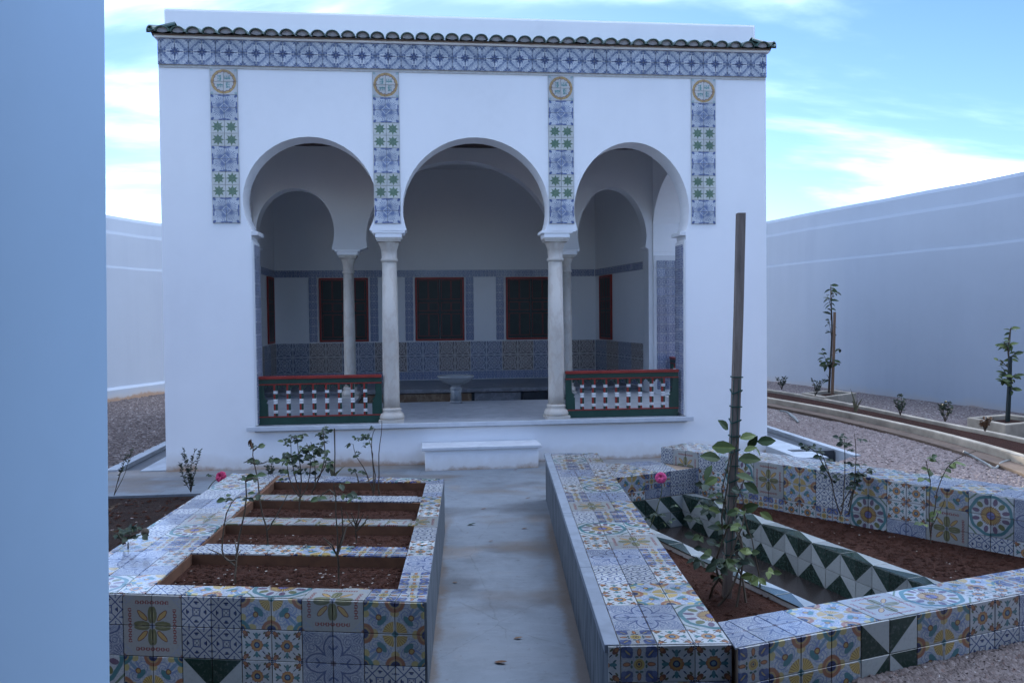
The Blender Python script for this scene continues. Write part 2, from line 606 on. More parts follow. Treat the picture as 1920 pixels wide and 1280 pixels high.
def p_star(m, x, y, c, w):
    a, b = mx(x, y), mn(x, y)
    r = hyp(x, y)
    c = m.mix(c, (.13, .13, .06), ell(a, b, .36, .05, .27, .105))
    c = m.mix(c, (.30, .27, .12), mn(ell(a, b, .34, .0, .22, .06), line((b * 60.0).sin(), .5, .5)))
    c = m.mix(c, BR, ell(x, y, .335, .335, .235 / 1.0, .090, PI / 4))
    c = m.mix(c, (.36, .23, .06), ell(x, y, .335, .335, .205, .062, PI / 4))
    c = m.mix(c, (.14, .18, .26), lt(r - .075))
    g = X.op('PINGPONG', b, .085)
    sp = mn(band(a, .70, .82), lt(b - .56))
    c = m.mix(c, RD, mn(ell(a, g, .74, .045, .05, .026, .6), sp))
    c = m.mix(c, RD, mn(ell(a, g, .79, .035, .05, .022, -.6), sp))
    for k in range(3):
        q = .78 + .075 * k
        c = m.mix(c, (.20, .24, .34), line(hyp(x - (1.02 - .12 * k), y - (1.02 - .12 * (2 - k))) - .17, .010, .03) * .7)
    return m.mix(c, BR, lt(hyp(x - 1.0, y - 1.0) - .09) * .8)

def p_scroll(m, x, y, c, w):
    a, b = mx(x, y), mn(x, y)
    r, th = hyp(x, y), atan2(y, x)
    c = m.mix(c, (.10, .16, .30), fil(m, x, y, 7.5, 2.0, .02) * .75)
    c = m.mix(c, (.16, .26, .32), ((w - .46) * 5).clamp() * .45)
    # blue curls
    s1 = hyp(a - .62, b - .36)
    t1 = atan2(b - .36, a - .62)
    c = m.mix(c, (.11, .17, .33), mn(line((s1 * 30.0 + t1 * 1.0).sin(), .38, .3), band(s1, .04, .26)) * .85)
    c = m.mix(c, (.10, .20, .30), ell(x, y, .68, .68, .25, .055, PI / 4) * .9)
    c = m.mix(c, (.13, .19, .34), ell(a, b, .74, .54, .20, .035, .55) * .9)
    # striped yellow fan round the motif centre
    f = band(r, .10, .40)
    c = m.mix(c, (.42, .30, .06), f)
    c = m.mix(c, BR, mn(f, line((th * 14.0).sin(), .45, .4)) * .75)
    c = m.mix(c, WH, line(b, .045, .03))
    c = m.mix(c, TE, lt(x + y - .12))
    c = m.mix(c, TE, mn(ell(x, y, .42, .42, .10, .20, PI / 4), lt(.36 - r)))
    c = m.mix(c, BR, ell(x, y, .52, .52, .095, .095))
    c = m.mix(c, YE, ell(x, y, .52, .52, .062, .062))
    # edge arcs
    d = hyp(a - 1.0, b)
    c = m.mix(c, (.40, .30, .08), ell(a, b, .66, .0, .12, .14) * .9)
    c = m.mix(c, (.26, .10, .04), band(d, .20, .32))
    c = m.mix(c, YE, band(d, .155, .20, .02))
    c = m.mix(c, NV, lt(d - .155))
    # teal corners
    e = hyp(x - 1.0, y - 1.0)
    c = m.mix(c, (.38, .31, .08), ell(a, b, .93, .62, .11, .12) * .9)
    c = m.mix(c, TE, lt(e - (t1 * 3.0).sin() * .03 - .28))
    c = m.mix(c, YE, band(e, .13, .165, .02))
    return m.mix(c, NV, lt(e - .12))

def p_bluescroll(m, x, y, c, w):
    a, b = mx(x, y), mn(x, y)
    r = hyp(x, y)
    th = atan2(b, a)
    c = m.mix(c, LB, ((w - .42) * 4).clamp() * .8)
    c = m.mix(c, (.06, .09, .19), fil(m, x, y, 8.0, 4.0, .022) * .8)
    e = hyp((a - .46) * (1 / .42), b * (1 / .30))
    c = m.mix(c, (.24, .28, .36), lt(e - 1.0) * .5)
    c = m.mix(c, (.040, .065, .16), line(e - 1.0, .07, .10))
    c = m.mix(c, (.06, .09, .19), mn(line((a * 34.0 + b * 46.0).sin(), .45, .4), band(e, .35, .75, .2)) * .7)
    c = m.mix(c, (.055, .085, .185), ell(a, b, .42, .0, .22, .03))
    c = m.mix(c, (.055, .085, .185), ell(a, b, .50, .09, .10, .035, .8))
    d = hyp(x - .98, y - .98)
    t = atan2(x - 1.02, y - 1.02)
    c = m.mix(c, (.055, .085, .185), mn(line((t * 13.0).sin(), .5, .4), band(d, .08, .36)) * .85)
    c = m.mix(c, (.055, .085, .185), mn(line((hyp(a - .70, b - .50) * 36.0).sin(), .35, .3), lt(hyp(a - .70, b - .50) - .20)) * .75)
    c = m.mix(c, (.05, .08, .18), ell(x, y, .42, .42, .28, .028, PI / 4) * .9)
    return m.mix(c, (.12, .10, .14), lt(r - .085))

def p_diag(m, x, y, c, w):
    k = lt(y - x, .015)
    c = m.mix((.33, .36, .35), (.012, .036, .026), k)
    return m.mix(c, (.06, .11, .085), mn(k, ((w - .64) * 9).clamp()) * .8)

def p_bluecross(m, x, y, c, w):
    a, b = mx(x, y), mn(x, y)
    r = hyp(x, y)
    c = m.mix(c, (.12, .16, .28), fil(m, x, y, 7.0, 9.0, .025) * .7)
    c = m.mix(c, (.045, .065, .16), ell(x, y, .66, .66, .38, .27, PI / 4))
    c = m.mix(c, (.07, .10, .22), ell(a, b, .84, .50, .17, .13, .9))
    c = m.mix(c, (.30, .23, .08), ell(x, y, .62, .62, .20, .045, PI / 4))
    c = m.mix(c, BR, ell(a, b, .66, .0, .22, .115))
    c = m.mix(c, (.34, .13, .04), ell(a, b, .68, .0, .16, .075))
    c = m.mix(c, (.05, .10, .09), ell(a, b, .40, .12, .06, .10))
    c = m.mix(c, (.34, .25, .05), lt(r - .30))
    c = m.mix(c, BR, band(r, .12, .17))
    return m.mix(c, NV, lt(r - .07))

def p_bigsun(m, x, y, c, w):
    a, b = mx(x, y), mn(x, y)
    r, th = hyp(x, y), atan2(y, x)
    c = m.mix(c, (.12, .20, .26), fil(m, x, y, 8.0, 6.0, .016) * .6)
    c = m.mix(c, TE, band(r + (th * 8.0).sin() * .02, .84, .99))
    c = m.mix(c, (.10, .16, .10), mn(line(x + y - 1.62, .05), lt(.9 - r)))
    c = m.mix(c, PU, ell(a, b, .66, .20, .17, .10, .2))
    c = m.mix(c, (.13, .14, .05), ell(x, y, .48, .48, .16, .12, PI / 4))
    fl = r - (th * 16.0).sin().abs() * .07
    c = m.mix(c, BR, lt(fl - .40))
    c = m.mix(c, (.44, .30, .06), lt(fl - .36) * (.55 + .45 * (th * 32.0).sin()))
    c = m.mix(c, BR, lt(r - .22))
    return m.mix(c, (.10, .11, .27), lt(r - .17))

def p_frieze(m, x, y, c, w):
    a, b = mx(x, y), mn(x, y)
    r, th = hyp(x, y), atan2(y, x)
    c = m.mix(c, (.12, .17, .29), fil(m, x, y, 9.0, 3.0, .035, .05) * .75)
    c = m.mix(c, (.30, .36, .46), ((w - .50) * 4).clamp() * .4)
    c = m.mix(c, (.075, .115, .23), mn(band(x + y, .90, 1.12, .06), ((w - .36) * 6).clamp()) * .9)
    c = m.mix(c, (.60, .62, .63), line(x + y - .84, .016, .03) * .8)
    c = m.mix(c, (.06, .095, .20), mn(lt((1.12 - a) - .30, .1), lt(b - .16, .1)) * .7)
    c = m.mix(c, (.62, .63, .63), ell(a, b, .46, .0, .22, .15))
    c = m.mix(c, (.18, .23, .37), ell(a, b, .48, .0, .12, .065) * .9)
    c = m.mix(c, (.06, .09, .20), ell(a, b, .72, .12, .07, .08))
    c = m.mix(c, (.035, .06, .17), mx(ell(a, b, .20, .04, .17, .05), ell(x, y, .15, .15, .15, .05, PI / 4)))
    c = m.mix(c, (.62, .63, .63), lt(r - .035))
    c = m.mix(c, (.06, .09, .20), mx(ell(x, y, .88, .88, .12, .06, PI / 4), ell(a, b, .98, .76, .06, .10)))
    c = m.mix(c, (.62, .63, .63), ell(a, b, .80, .62, .10, .06, .8) * .7)
    return m.mix(c, (.06, .09, .20), ell(a, b, .97, .30, .04, .10) * .8)

def p_rays(m, x, y, c, w):
    a, b = mx(x, y), mn(x, y)
    r, th = hyp(x, y), atan2(y, x)
    c = m.mix(c, (.16, .22, .36), fil(m, x, y, 9.0, 5.0, .035, .05) * .55)
    c = m.mix(c, (.07, .115, .25), mn(line((th * 18.0).sin(), .45, .4), band(r + (th * 8.0).sin() * .1, .35, .84)))
    c = m.mix(c, (.07, .115, .26), mn(lt(r + (th * 4.0).sin() * .10 - .50, .2), lt(.22 - x - y)) * .85)
    c = m.mix(c, (.60, .62, .63), line(x + y - .34, .03, .02))
    c = m.mix(c, (.14, .20, .38), lt(x + y - .22) * .8)
    c = m.mix(c, (.06, .095, .25), ell(a, b, .93, .28, .055, .17))
    c = m.mix(c, (.06, .095, .25), ell(a, b, .90, .04, .09, .09) * .9)
    return m.mix(c, (.055, .09, .24), ell(x, y, .89, .89, .16, .095, PI / 4))

def p_greenstar(m, x, y, c, w):
    r, th = hyp(x, y), atan2(y, x)
    q = X.op('PINGPONG', th, PI / 8)
    d = r * (X.op('COSINE', q) + 2.3 * q.sin()) - .94
    k = lt(d, .04)
    c = m.mix(c, (.055, .13, .070), k)
    c = m.mix(c, (.19, .20, .10), mn(k, line(q, .05, .08)) * .6)
    return m.mix(c, (.17, .24, .12), mn(k, ((w - .5) * 5).clamp()) * .7)

def p_roundel(m, x, y, c, w):
    r, th = hyp(x, y), atan2(y, x)
    c = m.mix(c, (.24, .36, .36), ell(x, y, .90, .90, .14, .10, PI / 4) * .8)
    c = m.mix(c, (.52, .50, .46), lt(r - .93))
    c = m.mix(c, (.44, .27, .07), band(r, .76, .94))
    c = m.mix(c, (.22, .10, .05), band(r - (th * 16.0).sin() * .025, .72, .78, .02))
    c = m.mix(c, (.30, .15, .05), mn(band(r, .78, .94), line((th * 14.0).sin() - 1.0, .22, .2)) * .7)
    n = m.noise(m.vec(x * 2.2, y, 5.0), 10, 2)
    s = mx(mn(line((x * 34.0).sin() - .3, .55, .4), band(y, .18, .46)), line(y - .24 - (x * 20.0).sin() * .03, .05))
    s = mn(mn(s, lt(x - .50)), lt(.05 - x))
    c = m.mix(c, (.07, .22, .20), mn(s, ((n - .30) * 9).clamp()))
    return m.mix(c, (.12, .27, .33), ell(x, y, .47, .47, .08, .025, PI / 4))

def p_arabesque(m, x, y, c, w):
    n = m.noise(m.vec(x, y, 1.0), 4.2, 1)
    n2 = m.noise(m.vec(y, x, 8.0), 4.2, 1)
    k = mx(line(n - .5, .030, .03), line(n2 - .5, .028, .03))
    c = m.mix((.42, .45, .52), (.045, .075, .21), lt(k - .5, .5))
    c = m.mix(c, (.47, .50, .55), k)
    return c

def p_dado(br):
    def f(m, x, y, c, w):
        a, b = mx(x, y), mn(x, y)
        r, th = hyp(x, y), atan2(y, x)
        c = m.mix(c, (.16, .10, .09) if br else (.09, .11, .20), ((w - .45) * 5).clamp() * .6)
        lc = (.50, .46, .42) if br else (.44, .47, .53)
        c = m.mix(c, lc, fil(m, x, y, 6.0, 7.0, .022) * .7)
        for d, h in ((x + y - .95, .035), (a - .5 - b * .35, .03), (r - .34, .03), (r - .14, .025), (x - y, .022), (a - .97, .03)):
            c = m.mix(c, lc, line(d, h * 1.35, .03) * .9)
        return m.mix(c, lc, mn(line((th * 8.0).sin(), .3, .3), band(r, .40, .6)) * .6)
    return f

tile_mat('sunflower', p_sunflower, True)
tile_mat('lattice', p_lattice, True)
tile_mat('star', p_star, False, WG)
tile_mat('scroll', p_scroll)
tile_mat('bluescroll', p_bluescroll, False, (.33, .355, .385))
tile_mat('diag', p_diag, False, WG, .14, 0.0)
tile_mat('bluecross', p_bluecross, True, (.34, .35, .33))
tile_mat('bigsun', p_bigsun)
tile_mat('frieze', p_frieze, False, (.58, .60, .62), .3, old=False)
tile_mat('rays', p_rays, False, (.58, .60, .62), .3, old=False)
tile_mat('greenstar', p_greenstar, True, (.50, .51, .47), .25, old=False)
tile_mat('roundel', p_roundel, False, (.50, .50, .49), .25, old=False)
tile_mat('arabesque', p_arabesque, True, old=False)
tile_mat('dadobrown', p_dado(True), False, (.10, .082, .095), .2, .05, False)
tile_mat('dadoblue', p_dado(False), False, (.085, .095, .15), .2, .05, False)


TT = .009                       # tile thickness
JO = .0016                      # half joint
_tm = {}
def clip(poly, line_):
    """keep the part of poly left of the directed line (p, q)"""
    (px, py), (qx, qy) = line_
    sd = lambda a: (qx - px) * (a[1] - py) - (qy - py) * (a[0] - px)
    out = []
    for i in range(len(poly)):
        a, b = poly[i], poly[(i + 1) % len(poly)]
        da, db = sd(a), sd(b)
        if da >= 0: out.append(a)
        if (da > 0) != (db > 0) and abs(da - db) > 1e-12:
            t = da / (da - db)
            out.append((a[0] + (b[0] - a[0]) * t, a[1] + (b[1] - a[1]) * t))
    return out
def area(p): return .5 * abs(sum(p[i][0] * p[(i + 1) % len(p)][1] - p[(i + 1) % len(p)][0] * p[i][1] for i in range(len(p))))

def tile_faces(mb, poly, k, T, mi=0, M=None):
    """poly in tile units (0..1 box scaled to metres T); chamfered slab, uv turned by k quarter turns"""
    n = len(poly)
    def uvf(p):
        u, v = p[0] / T[0], p[1] / T[1]
        for _ in range(k % 4): u, v = v, 1 - u
        return (u, v)
    cx, cy = sum(p[0] for p in poly) / n, sum(p[1] for p in poly) / n
    def sh(p, d):
        l = math.hypot(p[0] - cx, p[1] - cy) or 1
        return (p[0] - (p[0] - cx) / l * d, p[1] - (p[1] - cy) / l * d)
    o = [sh(p, JO * 1.4) for p in poly]
    t = [sh(p, JO * 1.4 + .0022) for p in poly]
    P = (lambda q: M @ Vector(q)) if M is not None else (lambda q: q)
    mb.face([P((*p, TT)) for p in t], mi, [uvf(p) for p in t])
    for i in range(n):
        j = (i + 1) % n
        mb.face([P((*o[i], TT - .0016)), P((*o[j], TT - .0016)), P((*t[j], TT)), P((*t[i], TT))], mi, [uvf(q) for q in (o[i], o[j], t[j], t[i])])
        mb.face([P((*o[i], 0)), P((*o[j], 0)), P((*o[j], TT - .0016)), P((*o[i], TT - .0016))], mi, [uvf(q) for q in (o[i], o[j], o[j], o[i])])

class Tiling:
    """collects the tiles of one thing; the biggest in the picture become parts, the rest one part"""
    def __init__(s, parent, cap=290): s.p, s.cap, s.items = parent, cap, []

    def surf(s, O, U, V, cols, rows, pick, region=None, T=(.15, .15), c0=0, r0=0):
        """grid of tiles on the plane O + u*U + v*V (parent space); pick(c, r) -> (pattern, turn) or None"""
        O, U, V = Vector(O), Vector(U).normalized(), Vector(V).normalized()
        N = U.cross(V)
        for c in range(c0, cols):
            for r in range(r0, rows):
                q = pick(c, r)
                if not q: continue
                x, y = c * T[0], r * T[1]
                poly = [(x, y), (x + T[0], y), (x + T[0], y + T[1]), (x, y + T[1])]
                if region:
                    for i in range(len(region)):
                        poly = clip(poly, (region[i], region[(i + 1) % len(region)]))
                        if len(poly) < 3: break
                    if len(poly) < 3 or area(poly) < .0012: continue
                poly = [(a - x, b - y) for a, b in poly]
                M = Matrix((( U.x, V.x, N.x, 0), (U.y, V.y, N.y, 0), (U.z, V.z, N.z, 0), (0, 0, 0, 1)))
                M.translation = O + U * x + V * y
                s.items.append((M, poly, q[0], q[1], T))

    def build(s, cap_name='tile', rest='tile_field'):
        W0 = s.p.matrix_world if s.p.parent is None else s.p.matrix_world
        bpy_m = Matrix.Translation(s.p.location) @ Matrix.Rotation(s.p.rotation_euler.z, 4, 'Z')
        def size(it):
            q = [proj(bpy_m @ (it[0] @ Vector((a, b, 0)))) for a, b in it[1]]
            if any(z is None for z in q): return 0
            k = [z for z in q if -40 < z[0] < 1960 and -40 < z[1] < 1320]
            return area(q) if k else 0
        its = sorted(s.items, key=size, reverse=True)
        rr = random.Random(3)
        for it in its[:s.cap]:
            M, poly, pat, k, T = it
            full = len(poly) == 4 and abs(area(poly) - T[0] * T[1]) < 1e-6
            key = (pat, k % 4, T) if full else None
            me = _tm.get(key) if key else None
            if me is None:
                mb = MB()
                tile_faces(mb, poly, k, T)
                me = mb.mesh('tile', PAT[pat][0])
                if key: _tm[key] = me
            J = Matrix.Translation((T[0] / 2, T[1] / 2, rr.uniform(0, .0012))) @ Matrix.Rotation(rr.uniform(-.006, .006), 4, 'X') @ Matrix.Rotation(rr.uniform(-.006, .006), 4, 'Y') @ Matrix.Translation((-T[0] / 2, -T[1] / 2, 0))
            link('tile', me, s.p, M @ J)
        if its[s.cap:]:
            mb, mats = MB(), []
            for M, poly, pat, k, T in its[s.cap:]:
                m = PAT[pat][0]
                if m not in mats: mats.append(m)
                tile_faces(mb, poly, k, T, mats.index(m), M)
            stuff(link(rest, mb.mesh(rest, mats), s.p))

def turn(c, r):                  # which quarter of a 2 x 2 motif: uv origin at the motif centre
    # tile (even col, even row) is the lower left quarter, its centre corner is its upper right one
    return {(1, 1): 0, (0, 1): 1, (0, 0): 2, (1, 0): 3}[(c % 2, r % 2)]
QUAD = ['star', 'scroll', 'bluescroll', 'bigsun', 'scroll', 'bluescroll']
SING = ['sunflower', 'lattice', 'sunflower', 'lattice', 'bluecross']
def patch(seed):
    """random 2 x 2 patches, never the same as the left or lower neighbour"""
    memo = {}
    def blk(i, j):
        if i < -60 or j < -60: return None
        if (i, j) not in memo:
            rr = random.Random(seed * 7919 + i * 131 + j * 977)
            o = [p for p in QUAD + SING if p not in (memo.get((i - 1, j)), memo.get((i, j - 1)))]
            memo[(i, j)] = rr.choice(o)
        return memo[(i, j)]
    def pick(c, r):
        p = blk(c // 2, r // 2)
        return (p, 0 if PAT[p][1] else turn(c, r))
    return pick
def grid(table):
    """table[(c, r)] or blocks [(pattern, c0, c1, r0, r1)] counted as motif halves from their own corner"""
    d = {}
    for p, c0, c1, r0, r1, *of in table:
        oc, orr = of if of else (0, 0)
        for c in range(c0, c1):
            for r in range(r0, r1):
                d[(c, r)] = (p, 0 if PAT[p][1] else turn(c - c0 + oc, r - r0 + orr))
    return d


# ------------------------------------------------------------------ ground, paving, gravel
g = MB(); g.prism([(-400, -400), (400, -400), (400, 400), (-400, 400)], -.9, -.40)
struct(obj('ground', g, M_SOIL))
YAW, F0 = .1077, Vector((-3.8026, 9.5251, 0))
UA, NA = Vector((math.cos(YAW), math.sin(YAW), 0)), Vector((-math.sin(YAW), math.cos(YAW), 0))
def fp(u, n, z=0.0): return F0 + UA * u + NA * n + Vector((0, 0, z))
def fac(px, py, n=0.0):
    r = ray(px, py)
    r2 = Vector((r.x, r.y, 0))
    t = (F0.dot(NA) + n) / r2.dot(NA)
    p = r * t
    return (Vector((p.x, p.y, 0)) - F0).dot(UA), p.z + H

def xy(p): return (p.x, p.y)
pa = [(-1.3, -2.5), (.62, -2.5), (.62, 8.6), (.95, 8.45), (1.9, 8.9), xy(fp(6.98, -.15)), xy(fp(7.0, .3)), xy(fp(-.19, .3)), xy(fp(-1.1, .06)), (-5.2, 8.10), (-2.25, 8.42), (-2.25, 6.9), (-1.3, 6.5)]
g = MB(); g.prism(pa, -.38, 0)
struct(obj('path', g, M_PATH))
g = MB(); g.prism([(-6.2, 2.9), (-2.2, 2.9), (-2.2, 8.40), (-6.2, 8.0)], -.38, -.022)
struct(obj('soil_bed', g, M_SOILD))
# marble apron at the two sides of the pavilion
g = MB(); g.prism([xy(fp(-.52, .06)), xy(fp(-.19, .06)), xy(fp(-.19, 7)), xy(fp(-.52, 7))], -.3, .012)
g.prism([xy(fp(-.93, .10)), xy(fp(-.80, .12)), xy(fp(-.78, 7)), xy(fp(-.90, 7))], -.3, .022)
g.prism([xy(fp(7.0, -.9)), xy(fp(7.36, -.9)), xy(fp(7.36, 7)), xy(fp(7.0, 7))], -.3, .112)
g.prism([xy(fp(7.66, -.9)), xy(fp(7.75, -.9)), xy(fp(7.75, 7)), xy(fp(7.66, 7))], -.3, .125)
struct(obj('pavement', g, M_APRON))
g = MB()
for u0, u1, z0, na, nb in ((-.80, -.525, -.03, .066, 7), (7.365, 7.655, .07, -.3, 7)):
    g.prism([xy(fp(u0, na)), xy(fp(u1, na)), xy(fp(u1, nb)), xy(fp(u0, nb))], -.3, z0)
g.prism([xy(fp(7.12, -.50)), xy(fp(7.64, -.50)), xy(fp(7.64, -.36)), xy(fp(7.12, -.36))], -.1, .116)
struct(obj('drain_channel', g, M_DARK))
gl = [xy(fp(-.92, .0)), xy(fp(-.89, 9)), (-7.6, 22), (-10.5, 22), (-11, 9.0), (-5.9, 8.9)]
g = MB(); g.prism(gl, -.3, .010); struct(obj('gravel_court', g, M_GRAV))
RG = [(1.2, 2.9), (2.2, 3.6), (3.5, 4.5), (4.6, 5.2), (4.4, 6.2), (2.6, 8.3), xy(fp(7.74, -.9)), xy(fp(7.74, 8)), (3.6, 24), (12, 24), (14, 2), (3, 1)]
g = MB(); g.prism(RG, -.3, .105); struct(obj('gravel_court', g, M_GRAV))

def rm_(u, v):                    # along the outer foot of the right planter's front
    return (.875 + .9287 * u - .3709 * v, 3.245 + .3709 * u + .9287 * v)
def inside(p, poly):
    c = False
    for i in range(len(poly)):
        a, b = poly[i], poly[i - 1]
        if (a[1] > p[1]) != (b[1] > p[1]) and p[0] < (b[0] - a[0]) * (p[1] - a[1]) / (b[1] - a[1]) + a[0]: c = not c
    return c

def pebbles(name, poly, z, n, s0, s1, mat, seed, keep=None):
    """n real stones lying on a sheet: small squashed octahedra"""
    rr = random.Random(seed)
    xs, ys = [p[0] for p in poly], [p[1] for p in poly]
    V, F = [], []
    k = 0
    tries = 0
    while k < n and tries < n * 40:
        tries += 1
        x, y = rr.uniform(min(xs), max(xs)), rr.uniform(min(ys), max(ys))
        if not inside((x, y), poly): continue
        if keep and not keep(x, y): continue
        q = proj(Vector((x, y, z)))
        if q is None or not (-60 < q[0] < 1980 and 0 < q[1] < 1340): continue
        s = rr.uniform(s0, s1)
        a = rr.uniform(0, PI)
        ca, sa = math.cos(a), math.sin(a)
        el, fl = rr.uniform(.6, 1), rr.uniform(.35, .7)
        tz = rr.uniform(-.3, .3)
        b = len(V)
        for dx, dy, dz in ((1, 0, .1), (.35, .9, -.1), (-.6, .7, .15), (-1, -.1, -.1), (-.3, -.9, .1), (.7, -.65, -.05)):
            j = rr.uniform(.8, 1.1)
            ux, uy = dx * s * j, dy * s * el * j
            V.append((x + ux * ca - uy * sa, y + ux * sa + uy * ca, z + s * fl * (.45 + dz + tz * dx)))
        V.append((x, y, z + s * fl * 1.25)); V.append((x + .25 * s, y, z + s * fl * 1.1))
        for i in range(6):
            F.append((b + i, b + (i + 1) % 6, b + 6 + (1 if i in (5, 0) else 0)))
        F.append((b + 6, b + 7, b + 1)) ; F.append((b + 6, b + 5, b + 7))
        k += 1
    me = bpy.data.meshes.new(name)
    me.from_pydata(V, [], F)
    me.materials.append(mat)
    return stuff(link(name, me))
pebbles('gravel', RG, .105, 26000, .014, .030, M_PEB, 1, lambda x, y: y > 5.5 and y < 12.5)
NG = [rm_(.62, -.012), rm_(4.7, -.012), (6.5, 4.2), (5.0, 2.0), (1.9, 2.3), (1.2, 3.0)]
g = MB(); g.prism(NG, .0, .205); struct(obj('gravel_court', g, M_GRAV))
pebbles('gravel', NG, .203, 6000, .014, .032, M_PEBD, 2)
pebbles('gravel', gl, .010, 14000, .016, .036, M_PEBD, 3, lambda x, y: y < 21)
pebbles('gravel', [(-6.2, 4.5), (-2.45, 4.5), (-2.45, 8.3), (-6.2, 8.0)], -.022, 160, .006, .016, M_PEB, 4)

# ------------------------------------------------------------------ house at the left (its garden wall corner stands beside the camera), with added unseen shade blocks
hs = thing('white_house', 'tall smooth white plaster wall at the left edge in the foreground', 'house', (-1.47, 3.0, 0))
g = MB()
e0, e1 = pp(207.5, 1280, 3.0), pp(197.5, 0, 3.0)
lean = lambda z: e0.x + (e1.x - e0.x) * (z - e0.z) / (e1.z - e0.z) + 1.47
q0, q1 = [(lean(-.38), -.38), (lean(6.2), 6.2)], [(-.45, 6.2), (-.45, -.38)]
poly = q0 + q1
for y in (-6.28, 0): g.face([(a, y, b) for a, b in (poly if y else poly[::-1])])
for i in range(4):
    a, b = poly[i], poly[(i + 1) % 4]
    g.face([(a[0], -6.28, a[1]), (a[0], 0, a[1]), (b[0], 0, b[1]), (b[0], -6.28, b[1])])
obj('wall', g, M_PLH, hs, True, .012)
g = MB(); g.box(-14, 11.5, -7.2, -6.3, -.38, 3.4)
obj('rear_shade_block', g, m_simple('shade_block_brown', (.12, .10, .085), .9, .35, 3), hs)  # added unseen brown block behind the camera, cuts off low sky light
g = MB(); g.box(3.10, 3.5, -6.28, -.62, -.38, 6.2); obj('right_shade_block', g, M_PLH, hs)  # added out of view at the right, darkens the near floor and planter fronts
g = MB(); g.box(.001, 3.099, -6.29, -1.0, 2.74, 3.0); obj('overhead_shade_block', g, M_PLH, hs)  # added unseen slab over the camera, shades the foreground

# ------------------------------------------------------------------ garden walls
def garden_wall(name, label, p, q, side, plinth=False):
    """p -> q foot line; side = +1 when the garden lies to the left of p -> q"""
    p, q = Vector(p), Vector(q)
    t = thing(name, label, 'wall', (p.x, p.y, 0), math.atan2(q.y - p.y, q.x - p.x))
    L = (q - p).length
    s = side
    def prof(nm, pts):
        g = MB()
        n = 24
        rr = random.Random(5)
        rows = []
        for i in range(n + 1):
            x = L * i / n
            w = rr.uniform(-.012, .012)
            rows.append([(x, -s * (a + w * .5), z + (w if z > .3 else 0)) for a, z in pts])
        for a, b in zip(rows, rows[1:]):
            for k in range(len(pts)): g.face([a[k], a[(k + 1) % len(pts)], b[(k + 1) % len(pts)], b[k]])
        g.face(rows[0]); g.face(rows[-1][::-1])
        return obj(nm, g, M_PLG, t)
    prof('lower_wall', [(0, -.38), (0, 2.86), (.012, 2.905), (.5, 2.915), (.5, -.38)])
    prof('upper_wall', [(.03, 2.90), (.03, 3.59), (.045, 3.65), (.45, 3.66), (.45, 2.90)])
    prof('coping', [(.06, 3.645), (.075, 3.93), (.11, 4.0), (.38, 4.0), (.40, 3.95), (.40, 3.65)])
    if plinth: prof('plinth', [(-.07, -.38), (-.07, .25), (-.03, .30), (.02, .31), (.02, -.38)])
    return t
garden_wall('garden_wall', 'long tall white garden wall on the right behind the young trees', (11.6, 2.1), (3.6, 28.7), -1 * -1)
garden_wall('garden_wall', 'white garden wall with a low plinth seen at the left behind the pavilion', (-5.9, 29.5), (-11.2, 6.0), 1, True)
garden_wall('garden_wall', 'added unseen wall behind the pavilion, keeps the low sun off the court', (4.2, 28.0), (-6.4, 29.0), 1)  # hidden wall added for its shadow on the gravel

# ------------------------------------------------------------------ pavilion
pv = thing('pavilion', 'white arcaded pavilion with three horseshoe arches, blue tile frieze and green roof tiles', 'pavilion', F0, YAW)
def arch(c, zc, rx, rz, zs, n=30, pt=0.0):
    """left spring -> crown -> right spring; pt sharpens the crown a little"""
    a0 = math.asin(max(-1, (zs - zc) / rz))
    out = []
    for i in range(n + 1):
        a = (PI - a0) + (2 * a0 - PI) * i / n
        x = c + rx * math.cos(a)
        k = 1 - pt * max(0, math.sin(a)) * (1 - abs(math.sin(a))) * 1.0
        out.append((c + rx * math.cos(a) * (1 - pt * max(0, math.sin(a)) * .6 * (1 - max(0, math.sin(a)))), zc + rz * math.sin(a) * k))
    return out
def wall_hole(name, outer, holes, y0, y1, mat, parent, mapf=None, bevel=0):
    """wall in the x-z plane between y0 and y1, with openings"""
    mp = mapf or (lambda a, y, z: (a, y, z))
    g = MB()
    loops = [[Vector((p[0], p[1], 0)) for p in l] for l in [outer] + holes]
    flat = [p for l in loops for p in l]
    for t in tessellate_polygon(loops):
        q = [flat[i] for i in t]
        g.face([mp(p.x, y0, p.y) for p in q]); g.face([mp(p.x, y1, p.y) for p in q[::-1]])
    for l in [outer] + holes:
        for i in range(len(l)):
            a, b = l[i], l[(i + 1) % len(l)]
            g.face([mp(a[0], y0, a[1]), mp(b[0], y0, b[1]), mp(b[0], y1, b[1]), mp(a[0], y1, a[1])])
    return obj(name, g, mat, parent, True, bevel)
UL, UR = -.19, 7.0
TH = .36
hole = [(.80, .47), (.80, 2.72), (.812, 2.75)] + arch(1.475, 3.135, .765, .73, 2.79, pt=.05) + [(2.20, 2.77), (2.53, 2.77)] + arch(3.415, 3.055, .875, .828, 2.79, pt=.05) + [(4.28, 2.77), (4.60, 2.77)] + arch(5.31, 3.05, .715, .80, 2.79, pt=.10) + [(5.966, 2.75), (5.98, 2.72), (5.98, .47)]
wall_hole('front_wall', [(UL - .02, -.38), (UR + .02, -.38), (UR, 4.652), (UL, 4.652)], [hole], 0, TH, M_PL, pv)
